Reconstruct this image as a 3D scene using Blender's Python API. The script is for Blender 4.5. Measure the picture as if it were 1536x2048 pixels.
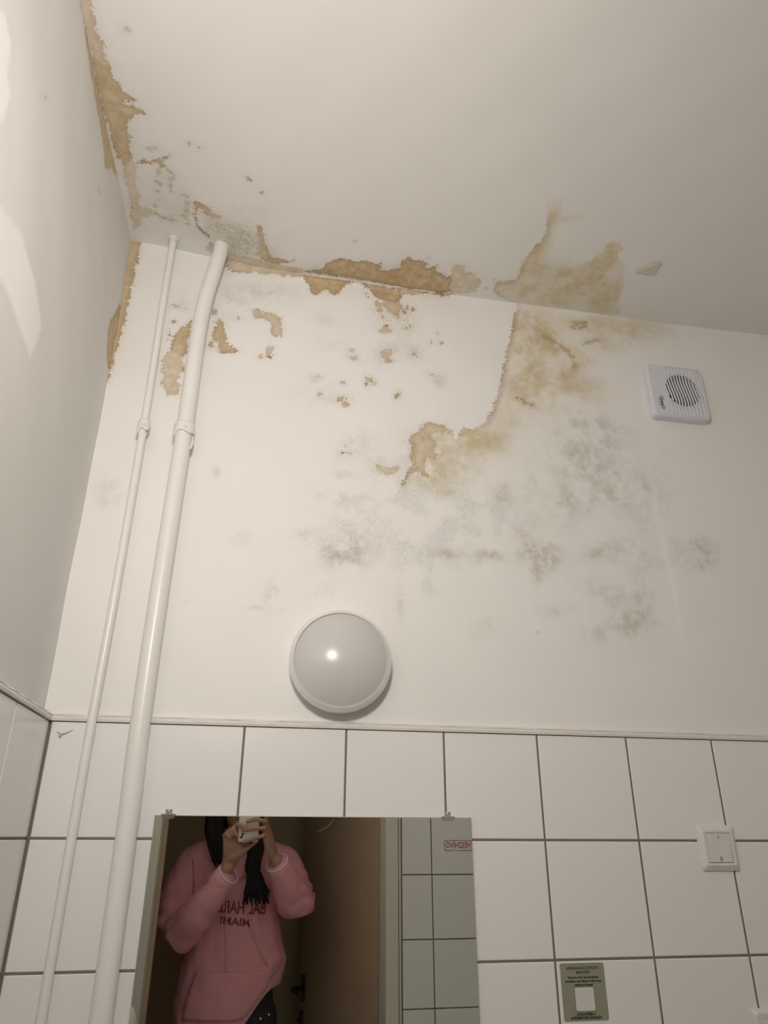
import bpy, bmesh, math, random
import numpy as np
from mathutils import Vector, Matrix
from mathutils.bvhtree import BVHTree

# ------------------------------------------------------------------ clear
for o in list(bpy.data.objects):
    bpy.data.objects.remove(o, do_unlink=True)
SC = bpy.context.scene
COL = SC.collection
Z0 = 1.47            # height of the tile joint that the photograph's eye level sits on
random.seed(7)

# ------------------------------------------------------------------ camera
cam_d = bpy.data.cameras.new('camera')
cam_d.sensor_fit = 'HORIZONTAL'
cam_d.sensor_width = 36.0
cam_d.lens = 36.0 * 1425.99 / 1536.0
cam_d.clip_start = 0.02
cam = bpy.data.objects.new('camera', cam_d)
COL.objects.link(cam)
cam.location = (0.2102, -1.4651, Z0 + 0.0033)
cam.rotation_euler = (math.radians(114.5561), math.radians(-0.2006), math.radians(-10.3108))
SC.camera = cam

# ------------------------------------------------------------------ world and exposure
world = bpy.data.worlds.new('world')
world.use_nodes = True
world.node_tree.nodes['Background'].inputs['Color'].default_value = (0.0, 0.0, 0.0, 1)
world.node_tree.nodes['Background'].inputs['Strength'].default_value = 0.0
SC.world = world
SC.view_settings.view_transform = 'Standard'
SC.view_settings.look = 'None'
SC.view_settings.gamma = 1.0
SC.view_settings.use_curve_mapping = False
SC.view_settings.exposure = 0.0
LAMP_STRENGTH = 92.0             # the lit round lamp over the door
LAMP_COLOR = (1.0, 0.926, 0.848)
LAMP_X, LAMP_Z = 0.15, 0.665

# ------------------------------------------------------------------ node helpers
def new_mat(name):
    m = bpy.data.materials.new(name)
    m.use_nodes = True
    nt = m.node_tree
    return m, nt, nt.nodes['Principled BSDF']

def N(nt, kind, **kw):
    n = nt.nodes.new(kind)
    for k, v in kw.items():
        setattr(n, k, v)
    return n

def put(nt, sock, v):
    if isinstance(v, bpy.types.NodeSocket):
        nt.links.new(v, sock)
    elif v is not None:
        if sock.type == 'RGBA' and len(v) == 3:
            v = (*v, 1)
        sock.default_value = v

def math_n(nt, op, a, b=None, c=None, clamp=False):
    n = N(nt, 'ShaderNodeMath', operation=op, use_clamp=clamp)
    put(nt, n.inputs[0], a)
    if b is not None: put(nt, n.inputs[1], b)
    if c is not None: put(nt, n.inputs[2], c)
    return n.outputs[0]

def step_n(nt, v, lo, hi, a=0.0, b=1.0, smooth=True):
    n = N(nt, 'ShaderNodeMapRange', interpolation_type='SMOOTHSTEP' if smooth else 'LINEAR')
    put(nt, n.inputs[0], v)
    n.inputs[1].default_value = lo; n.inputs[2].default_value = hi
    n.inputs[3].default_value = a; n.inputs[4].default_value = b
    return n.outputs[0]

def mix_n(nt, f, a, b):
    n = N(nt, 'ShaderNodeMix', data_type='RGBA')
    put(nt, n.inputs[0], f); put(nt, n.inputs[6], a); put(nt, n.inputs[7], b)
    return n.outputs[2]

def noise_n(nt, co, scale, detail=4, rough=0.6, dist=0.0):
    n = N(nt, 'ShaderNodeTexNoise')
    put(nt, n.inputs['Vector'], co)
    n.inputs['Scale'].default_value = scale
    n.inputs['Detail'].default_value = detail
    n.inputs['Roughness'].default_value = rough
    n.inputs['Distortion'].default_value = dist
    return n.outputs['Fac']

def attr_n(nt, name):
    return N(nt, 'ShaderNodeAttribute', attribute_name=name).outputs['Fac']

def coord_n(nt, which='Object'):
    return N(nt, 'ShaderNodeTexCoord').outputs[which]

def simple(name, col, rough=0.5, metal=0.0, spec=0.5, vary=0.06, scale=20.0, bump=0.0, bscale=200.0, coat=0.0):
    """a plain material with a little procedural tone variation and fine relief"""
    m, nt, b = new_mat(name)
    co = coord_n(nt)
    n = noise_n(nt, co, scale, 3)
    dark = tuple(c * (1 - vary) for c in col); lite = tuple(min(1, c * (1 + vary)) for c in col)
    put(nt, b.inputs['Base Color'], mix_n(nt, n, dark, lite))
    b.inputs['Roughness'].default_value = rough
    b.inputs['Metallic'].default_value = metal
    b.inputs['Specular IOR Level'].default_value = spec
    b.inputs['Coat Weight'].default_value = coat
    if bump:
        bn = N(nt, 'ShaderNodeBump'); bn.inputs['Strength'].default_value = bump
        bn.inputs['Distance'].default_value = 0.002
        put(nt, bn.inputs['Height'], noise_n(nt, co, bscale, 4))
        put(nt, b.inputs['Normal'], bn.outputs[0])
    return m

# ------------------------------------------------------------------ materials
def plaster_material():
    m, nt, b = new_mat('stained_plaster')
    co = coord_n(nt)
    n_lo = attr_n(nt, 'lo')
    n_md = noise_n(nt, co, 45, 4, 0.65)
    n_hi = noise_n(nt, co, 200, 3, 0.7)
    n_bl = attr_n(nt, 'bl')
    peel, tone, yel, grey, old, crust, relief, painted_sheen = (attr_n(nt, a) for a in ('peel', 'tone', 'yel', 'grey', 'old', 'crust', 'relief', 'painted_sheen'))
    # flaked areas, their ragged outline
    wob = math_n(nt, 'ADD', math_n(nt, 'MULTIPLY', math_n(nt, 'SUBTRACT', n_md, 0.5), 0.028), math_n(nt, 'MULTIPLY', math_n(nt, 'SUBTRACT', n_hi, 0.5), 0.028))
    pv = math_n(nt, 'ADD', peel, wob)
    pm = step_n(nt, pv, -0.0012, 0.0012)
    rim = math_n(nt, 'MULTIPLY', pm, step_n(nt, pv, 0.0012, 0.0085, 1.0, 0.0))
    halo = math_n(nt, 'MULTIPLY', step_n(nt, pv, -0.020, 0.0), 0.10)
    # fresh white coat / old coat border
    ov = math_n(nt, 'ADD', old, wob)
    om = step_n(nt, ov, -0.0014, 0.0014)
    yv = math_n(nt, 'MULTIPLY', yel, step_n(nt, n_bl, 0.22, 0.70, 0.55, 1.15))
    yv = math_n(nt, 'MULTIPLY', yv, step_n(nt, n_md, 0.30, 0.65, 0.75, 1.12))
    ym = math_n(nt, 'MULTIPLY', math_n(nt, 'MULTIPLY', yv, om), 1.0, clamp=True)
    edge = math_n(nt, 'MULTIPLY', math_n(nt, 'MULTIPLY', om, step_n(nt, ov, 0.004, 0.022, 1.0, 0.0)), attr_n(nt, 'edgew'))
    edge = math_n(nt, 'MULTIPLY', edge, step_n(nt, n_hi, 0.36, 0.56))
    gv = math_n(nt, 'MULTIPLY', grey, step_n(nt, n_bl, 0.25, 0.75, 0.35, 1.15))
    gv = math_n(nt, 'MULTIPLY', gv, step_n(nt, math_n(nt, 'ADD', math_n(nt, 'MULTIPLY', n_md, 0.7), math_n(nt, 'MULTIPLY', n_hi, 0.3)), 0.36, 0.62, 0.25, 1.2), clamp=True)
    # colours of the paint itself, with left-wall reflections painted in white
    c = mix_n(nt, n_lo, (0.885, 0.877, 0.858), (0.905, 0.897, 0.878))
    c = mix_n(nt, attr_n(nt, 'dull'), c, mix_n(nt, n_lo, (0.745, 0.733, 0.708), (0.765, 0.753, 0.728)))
    c = mix_n(nt, math_n(nt, 'MULTIPLY', painted_sheen, 0.8, clamp=True), c, (0.97, 0.965, 0.95))
    grey_c = mix_n(nt, n_lo, (0.47, 0.44, 0.40), (0.49, 0.44, 0.375))
    c = mix_n(nt, math_n(nt, 'MULTIPLY', gv, 0.60, clamp=True), c, grey_c)
    yel_c = mix_n(nt, n_md, (0.70, 0.60, 0.385), (0.58, 0.46, 0.25))
    c = mix_n(nt, math_n(nt, 'MULTIPLY', ym, 0.88, clamp=True), c, yel_c)
    c = mix_n(nt, math_n(nt, 'MULTIPLY', edge, 0.85, clamp=True), c, (0.45, 0.30, 0.155))
    c = mix_n(nt, math_n(nt, 'MULTIPLY', halo, 1.0, clamp=True), c, (0.58, 0.47, 0.30))
    pale = mix_n(nt, step_n(nt, n_md, 0.32, 0.66), (0.80, 0.725, 0.575), (0.665, 0.545, 0.36))
    deep = mix_n(nt, step_n(nt, math_n(nt, 'ADD', math_n(nt, 'MULTIPLY', n_md, 0.6), math_n(nt, 'MULTIPLY', n_hi, 0.4)), 0.36, 0.62), (0.64, 0.485, 0.275), (0.43, 0.285, 0.135))
    tan = mix_n(nt, tone, pale, deep)
    tan = mix_n(nt, math_n(nt, 'MULTIPLY', rim, math_n(nt, 'ADD', math_n(nt, 'MULTIPLY', tone, 0.75), 0.05)), tan, (0.36, 0.225, 0.105))
    c = mix_n(nt, math_n(nt, 'MULTIPLY', pm, math_n(nt, 'ADD', math_n(nt, 'MULTIPLY', tone, 0.5), 0.52), clamp=True), c, tan)
    spk = attr_n(nt, 'speck')
    c = mix_n(nt, math_n(nt, 'MULTIPLY', spk, 0.22), c, (0.62, 0.52, 0.36))
    c = mix_n(nt, math_n(nt, 'MULTIPLY', math_n(nt, 'MULTIPLY', spk, step_n(nt, n_hi, 0.57, 0.64)), 0.85, clamp=True), c, (0.40, 0.27, 0.15))
    crk = noise_n(nt, co, 95, 3, 0.65, 2.2)
    crm = math_n(nt, 'MULTIPLY', crust, step_n(nt, n_md, 0.25, 0.5), clamp=True)
    c = mix_n(nt, crm, c, mix_n(nt, step_n(nt, crk, 0.32, 0.60), (0.46, 0.39, 0.30), (0.74, 0.70, 0.63)))
    put(nt, b.inputs['Base Color'], c)
    b.inputs['Specular IOR Level'].default_value = 0.35
    put(nt, b.inputs['Roughness'], step_n(nt, painted_sheen, 0.1, 0.8, 0.55, 0.30))
    # relief: thickness of the paint coat, ridges of loose paint, fine trowel grain
    h = math_n(nt, 'MULTIPLY', pm, -0.9)
    h = math_n(nt, 'ADD', h, math_n(nt, 'MULTIPLY', math_n(nt, 'MULTIPLY', om, attr_n(nt, 'edgew')), -0.6))
    ridge = step_n(nt, math_n(nt, 'ABSOLUTE', math_n(nt, 'SUBTRACT', crk, 0.5)), 0.0, 0.055, 1.0, 0.0)
    rel = math_n(nt, 'MULTIPLY', math_n(nt, 'MULTIPLY', relief, step_n(nt, n_bl, 0.38, 0.72)), math_n(nt, 'MULTIPLY', ridge, 0.8))
    h = math_n(nt, 'ADD', h, rel)
    h = math_n(nt, 'ADD', h, math_n(nt, 'MULTIPLY', math_n(nt, 'MULTIPLY', crk, crm), 3.0))
    h = math_n(nt, 'ADD', h, math_n(nt, 'MULTIPLY', n_hi, 0.10))
    h = math_n(nt, 'ADD', h, math_n(nt, 'MULTIPLY', n_bl, 0.25))
    bn = N(nt, 'ShaderNodeBump'); bn.inputs['Strength'].default_value = 0.55; bn.inputs['Distance'].default_value = 0.0016
    put(nt, bn.inputs['Height'], h); put(nt, b.inputs['Normal'], bn.outputs[0])
    return m

M = {}
M['plaster'] = plaster_material()
M['paint'] = simple('white_wall_paint', (0.895, 0.887, 0.868), 0.55, vary=0.02, scale=6, bump=0.15, bscale=90)
M['pipe'] = simple('pipe_enamel', (0.89, 0.88, 0.86), 0.30, vary=0.03, scale=12, bump=0.12, bscale=60)
M['trim'] = simple('painted_tile_trim', (0.80, 0.78, 0.74), 0.4, vary=0.08, scale=30, bump=0.4, bscale=70)
M['tile'] = simple('white_glazed_tile', (0.90, 0.893, 0.88), 0.22, vary=0.015, scale=5, bump=0.05, bscale=14)
M['grout'] = simple('grey_grout', (0.225, 0.20, 0.165), 0.9, vary=0.15, scale=60, bump=0.4, bscale=300)
M['plastic'] = simple('white_plastic', (0.82, 0.80, 0.77), 0.35, vary=0.02)
M['fan_plastic'] = simple('cool_white_plastic', (0.74, 0.75, 0.81), 0.38, vary=0.02)
M['dark'] = simple('dark_recess', (0.035, 0.033, 0.03), 0.8, vary=0.2)
M['silver'] = simple('satin_metal', (0.88, 0.87, 0.85), 0.30, metal=0.75, vary=0.02)
M['rim'] = simple('white_satin_rim', (0.90, 0.89, 0.87), 0.28, metal=0.25, vary=0.01)
M['dark_metal'] = simple('dark_nickel', (0.16, 0.15, 0.14), 0.35, metal=0.9, vary=0.1)
M['chrome'] = simple('nickel_clip', (0.72, 0.70, 0.66), 0.22, metal=1.0, vary=0.06, scale=80)
M['opal'] = simple('opal_dome', (0.64, 0.632, 0.62), 0.24, vary=0.01, spec=0.55)
M['print'] = simple('dark_print', (0.045, 0.05, 0.035), 0.6, vary=0.1)
M['grey_print'] = simple('grey_print', (0.10, 0.11, 0.11), 0.6, vary=0.1)
M['red_print'] = simple('red_print', (0.42, 0.035, 0.045), 0.5, vary=0.1)
M['sticker'] = simple('sage_green_sticker', (0.31, 0.325, 0.228), 0.45, vary=0.03)
M['sticker_white'] = simple('white_sticker_panel', (0.76, 0.74, 0.69), 0.45, vary=0.02)
M['frame'] = simple('door_frame_enamel', (0.74, 0.72, 0.63), 0.4, vary=0.04, scale=8)
M['door'] = simple('brown_door_laminate', (0.54, 0.40, 0.28), 0.42, vary=0.12, scale=10)
M['hall'] = simple('tan_hall_paint', (0.64, 0.50, 0.33), 0.7, vary=0.05)
M['floor'] = simple('grey_floor', (0.68, 0.66, 0.62), 0.4, vary=0.1)
M['skin'] = simple('skin', (0.46, 0.255, 0.18), 0.5, vary=0.06, scale=40)
M['hair'] = simple('black_brown_hair', (0.014, 0.011, 0.010), 0.65, spec=0.25, vary=0.4, scale=120, bump=0.6, bscale=180)
M['hoodie'] = simple('pink_fleece', (0.86, 0.40, 0.46), 0.9, vary=0.06, scale=14, bump=0.35, bscale=300)
M['hoodie_rib'] = simple('pink_ribbing', (0.88, 0.46, 0.51), 0.9, vary=0.08, scale=160, bump=0.4, bscale=260)
M['hoodie_lit_edge'] = simple('lit_pink_edge', (0.95, 0.86, 0.84), 0.8, vary=0.05)  # light catching the cuff edge is put into this paler colour
M['hoodie_print'] = simple('dark_red_print', (0.25, 0.055, 0.065), 0.7, vary=0.1)
M['hoodie_dark'] = simple('dark_pink_seam', (0.42, 0.18, 0.20), 0.9)
M['jeans'] = simple('black_denim', (0.022, 0.022, 0.024), 0.8, vary=0.3, scale=150)
M['shoe'] = simple('white_shoe', (0.7, 0.7, 0.68), 0.6)
M['phone'] = simple('ivory_phone_glass', (0.78, 0.73, 0.62), 0.25, vary=0.02)
M['black_glass'] = simple('black_glass', (0.01, 0.01, 0.012), 0.1, vary=0.1)
M['flake'] = simple('grey_tan_flake', (0.60, 0.545, 0.47), 0.7)  # flake coloured darker than the ceiling
M['cobweb'] = simple('grey_dust', (0.55, 0.52, 0.47), 0.9)
m, nt, b = new_mat('mirror_silver')
put(nt, b.inputs['Base Color'], mix_n(nt, noise_n(nt, coord_n(nt), 30, 2), (0.76, 0.78, 0.735), (0.78, 0.795, 0.755)))
b.inputs['Metallic'].default_value = 1.0
b.inputs['Roughness'].default_value = 0.012
M['mirror'] = m
M['glass_edge'] = simple('polished_glass_edge', (0.42, 0.46, 0.42), 0.15, vary=0.05)
m, nt, b = new_mat('lit_opal_dome')
em = mix_n(nt, noise_n(nt, coord_n(nt), 8, 2), tuple(c * 0.97 for c in LAMP_COLOR), LAMP_COLOR)
put(nt, b.inputs['Base Color'], (0.8, 0.8, 0.8)); put(nt, b.inputs['Emission Color'], em)
b.inputs['Emission Strength'].default_value = LAMP_STRENGTH
M['lit'] = m

# ------------------------------------------------------------------ object helpers
class MB:
    """collects geometry for ONE mesh object"""
    def __init__(s): s.v = []; s.f = []; s.s = []
    def add(s, vs, fs, smooth=False):
        o = len(s.v)
        s.v += [tuple(v) for v in vs]
        s.f += [tuple(i + o for i in f) for f in fs]
        s.s += [smooth] * len(fs)
        return s
    def box(s, lo, hi):
        (a, b, c), (d, e, f) = lo, hi
        vs = [(a,b,c),(d,b,c),(d,e,c),(a,e,c),(a,b,f),(d,b,f),(d,e,f),(a,e,f)]
        return s.add(vs, [(0,3,2,1),(4,5,6,7),(0,1,5,4),(1,2,6,5),(2,3,7,6),(3,0,4,7)])
    def tube(s, pts, radii, n=12, cap=True, flat=None, up=None):
        """tube along pts; flat = (a, b) section factors"""
        P = [Vector(p) for p in pts]
        if not hasattr(radii, '__len__'): radii = [radii] * len(P)
        T = []
        for i in range(len(P)):
            t = P[min(i+1, len(P)-1)] - P[max(i-1, 0)]
            T.append(t.normalized())
        u = Vector(up) if up else (Vector((0,0,1)) if abs(T[0].z) < 0.9 else Vector((1,0,0)))
        vs = []
        fa, fb = flat or (1, 1)
        for i, p in enumerate(P):
            u = (u - T[i] * u.dot(T[i])).normalized(); w = T[i].cross(u)
            for k in range(n):
                a = 2 * math.pi * k / n
                vs.append(p + (u * math.cos(a) * fa + w * math.sin(a) * fb) * radii[i])
        fs = []
        for i in range(len(P) - 1):
            for k in range(n):
                k2 = (k + 1) % n
                fs.append((i*n+k, i*n+k2, (i+1)*n+k2, (i+1)*n+k))
        if cap:
            fs.append(tuple(range(n))[::-1]); fs.append(tuple((len(P)-1)*n + k for k in range(n)))
        return s.add(vs, fs, True)
    def chain(s, pts, radii, n=12, flat=None, up=None):
        """tube with round ends"""
        P = [Vector(p) for p in pts]; R = list(radii)
        d0 = (P[0] - P[1]).normalized(); d1 = (P[-1] - P[-2]).normalized()
        A, RA, B_, RB = [], [], [], []
        for k in range(1, 5):
            a = math.pi / 2 * k / 4.3
            A.insert(0, P[0] + d0 * R[0] * math.sin(a)); RA.insert(0, R[0] * math.cos(a))
            B_.append(P[-1] + d1 * R[-1] * math.sin(a)); RB.append(R[-1] * math.cos(a))
        return s.tube(A + P + B_, RA + R + RB, n, True, flat, up)
    def lathe(s, prof, mat, n=64):
        """prof: (radius, height) pairs about local z; mat places it"""
        vs, fs = [], []
        for r, h in prof:
            for k in range(n):
                a = 2 * math.pi * k / n
                vs.append(mat @ Vector((r * math.cos(a), r * math.sin(a), h)))
        for i in range(len(prof) - 1):
            for k in range(n):
                k2 = (k + 1) % n
                fs.append((i*n+k, i*n+k2, (i+1)*n+k2, (i+1)*n+k))
        return s.add(vs, fs, True)
    def ellipsoid(s, c, r, rot=None, nu=20, nv=14):
        c = Vector(c); vs, fs = [], []
        for j in range(1, nv):
            th = math.pi * j / nv
            for i in range(nu):
                ph = 2 * math.pi * i / nu
                p = Vector((r[0]*math.sin(th)*math.cos(ph), r[1]*math.sin(th)*math.sin(ph), r[2]*math.cos(th)))
                vs.append(c + (rot @ p if rot else p))
        t = Vector((0,0,r[2])); vs.append(c + (rot @ t if rot else t)); vs.append(c - (rot @ t if rot else t))
        T, B_ = len(vs) - 2, len(vs) - 1
        for j in range(nv - 2):
            for i in range(nu):
                i2 = (i+1) % nu
                fs.append((j*nu+i, (j+1)*nu+i, (j+1)*nu+i2, j*nu+i2))
        for i in range(nu):
            i2 = (i+1) % nu
            fs.append((T, i, i2)); fs.append((B_, (nv-2)*nu+i2, (nv-2)*nu+i))
        return s.add(vs, fs, True)
    def prism(s, poly, mat, h0, h1):
        """poly: 2D points in local xy, extruded h0..h1 along local z"""
        n = len(poly)
        vs = [mat @ Vector((x, y, h0)) for x, y in poly] + [mat @ Vector((x, y, h1)) for x, y in poly]
        fs = [tuple(range(n))[::-1], tuple(range(n, 2*n))] + [(i, (i+1) % n, n + (i+1) % n, n + i) for i in range(n)]
        return s.add(vs, fs)
    def mesh(s, name, mat):
        me = bpy.data.meshes.new(name)
        me.from_pydata(s.v, [], s.f)
        me.polygons.foreach_set('use_smooth', s.s)
        me.materials.append(mat)
        me.update()
        return me
    def build(s, name, mat, parent=None, bevel=0.0, seg=2):
        me = s.mesh(name, mat)
        if bevel:
            bm = bmesh.new(); bm.from_mesh(me)
            bmesh.ops.remove_doubles(bm, verts=bm.verts, dist=1e-6)
            es = [e for e in bm.edges if len(e.link_faces) == 2 and e.calc_face_angle() > 0.6]
            bmesh.ops.bevel(bm, geom=es, offset=bevel, segments=seg, affect='EDGES', profile=0.5)
            bmesh.ops.recalc_face_normals(bm, faces=bm.faces)
            bm.to_mesh(me); bm.free()
        return link(name, me, parent)

def link(name, me, parent=None):
    o = bpy.data.objects.new(name, me); COL.objects.link(o)
    if parent is not None: o.parent = parent
    return o

def tag(o, label=None, cat=None, group=None, kind=None):
    if label: o['label'] = label
    if cat: o['category'] = cat
    if group: o['group'] = group
    if kind: o['kind'] = kind
    return o

def thing(name, label, cat, loc=(0, 0, 0), group=None):
    o = bpy.data.objects.new(name, None); COL.objects.link(o)
    o.location = loc; o.empty_display_size = 0.05
    return tag(o, label, cat, group)

def struct(o): return tag(o, kind='structure')

def rrect(w, h, r, n=5):
    """rounded rectangle centred on the origin"""
    out = []
    for cx, cy, a0 in ((w/2-r, h/2-r, 0), (-w/2+r, h/2-r, 90), (-w/2+r, -h/2+r, 180), (w/2-r, -h/2+r, 270)):
        for k in range(n + 1):
            a = math.radians(a0 + 90 * k / n)
            out.append((cx + r * math.cos(a), cy + r * math.sin(a)))
    return out

# wall frames: local x to the viewer's right, local y up, local z out of the wall
def on_back(x, z, y=0.0):
    return Matrix(((1,0,0,x),(0,0,-1,y),(0,1,0,z + Z0),(0,0,0,1)))
def on_front(x, z, y=-1.40):
    return Matrix(((-1,0,0,x),(0,0,1,y),(0,1,0,z + Z0),(0,0,0,1)))

def text_mesh(body, size, align='CENTER', width=None, bold=0.0, shear=0.0):
    cu = bpy.data.curves.new('t', 'FONT')
    cu.body = body; cu.size = size; cu.align_x = align; cu.align_y = 'CENTER'
    cu.fill_mode = 'FRONT'; cu.resolution_u = 3; cu.offset = bold; cu.shear = shear
    o = bpy.data.objects.new('t', cu); COL.objects.link(o)
    bpy.context.view_layer.update()
    me = bpy.data.meshes.new_from_object(o.evaluated_get(bpy.context.evaluated_depsgraph_get()))
    bpy.data.objects.remove(o, do_unlink=True)
    if width:
        xs = [v.co.x for v in me.vertices]
        k = width / max(1e-6, max(xs) - min(xs))
        for v in me.vertices: v.co.x *= k
    return me

def lettering(body, size, mat, place, parent, width=None, bold=0.0, name='lettering', lift=0.0004):
    me = text_mesh(body, size, width=width, bold=bold)
    me.transform(place @ Matrix.Translation((0, 0, lift)))
    me.name = name; me.materials.clear(); me.materials.append(mat)
    return link(name, me, parent)

def remeshed(mb, name, mat, parent, voxel, smooth=2):
    """one continuous skin around overlapping closed shapes"""
    me0 = mb.mesh('tmp', mat)
    bm = bmesh.new(); bm.from_mesh(me0); bmesh.ops.recalc_face_normals(bm, faces=bm.faces); bm.to_mesh(me0); bm.free()
    o = bpy.data.objects.new('tmp', me0); COL.objects.link(o)
    r = o.modifiers.new('r', 'REMESH'); r.mode = 'VOXEL'; r.voxel_size = voxel; r.use_smooth_shade = True
    if smooth:
        s = o.modifiers.new('s', 'SMOOTH'); s.factor = 0.5; s.iterations = smooth
    bpy.context.view_layer.update()
    me = bpy.data.meshes.new_from_object(o.evaluated_get(bpy.context.evaluated_depsgraph_get()))
    bpy.data.objects.remove(o, do_unlink=True)
    me.name = name
    me.materials.clear(); me.materials.append(mat)
    me.polygons.foreach_set('use_smooth', [True] * len(me.polygons))
    return link(name, me, parent)

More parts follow.
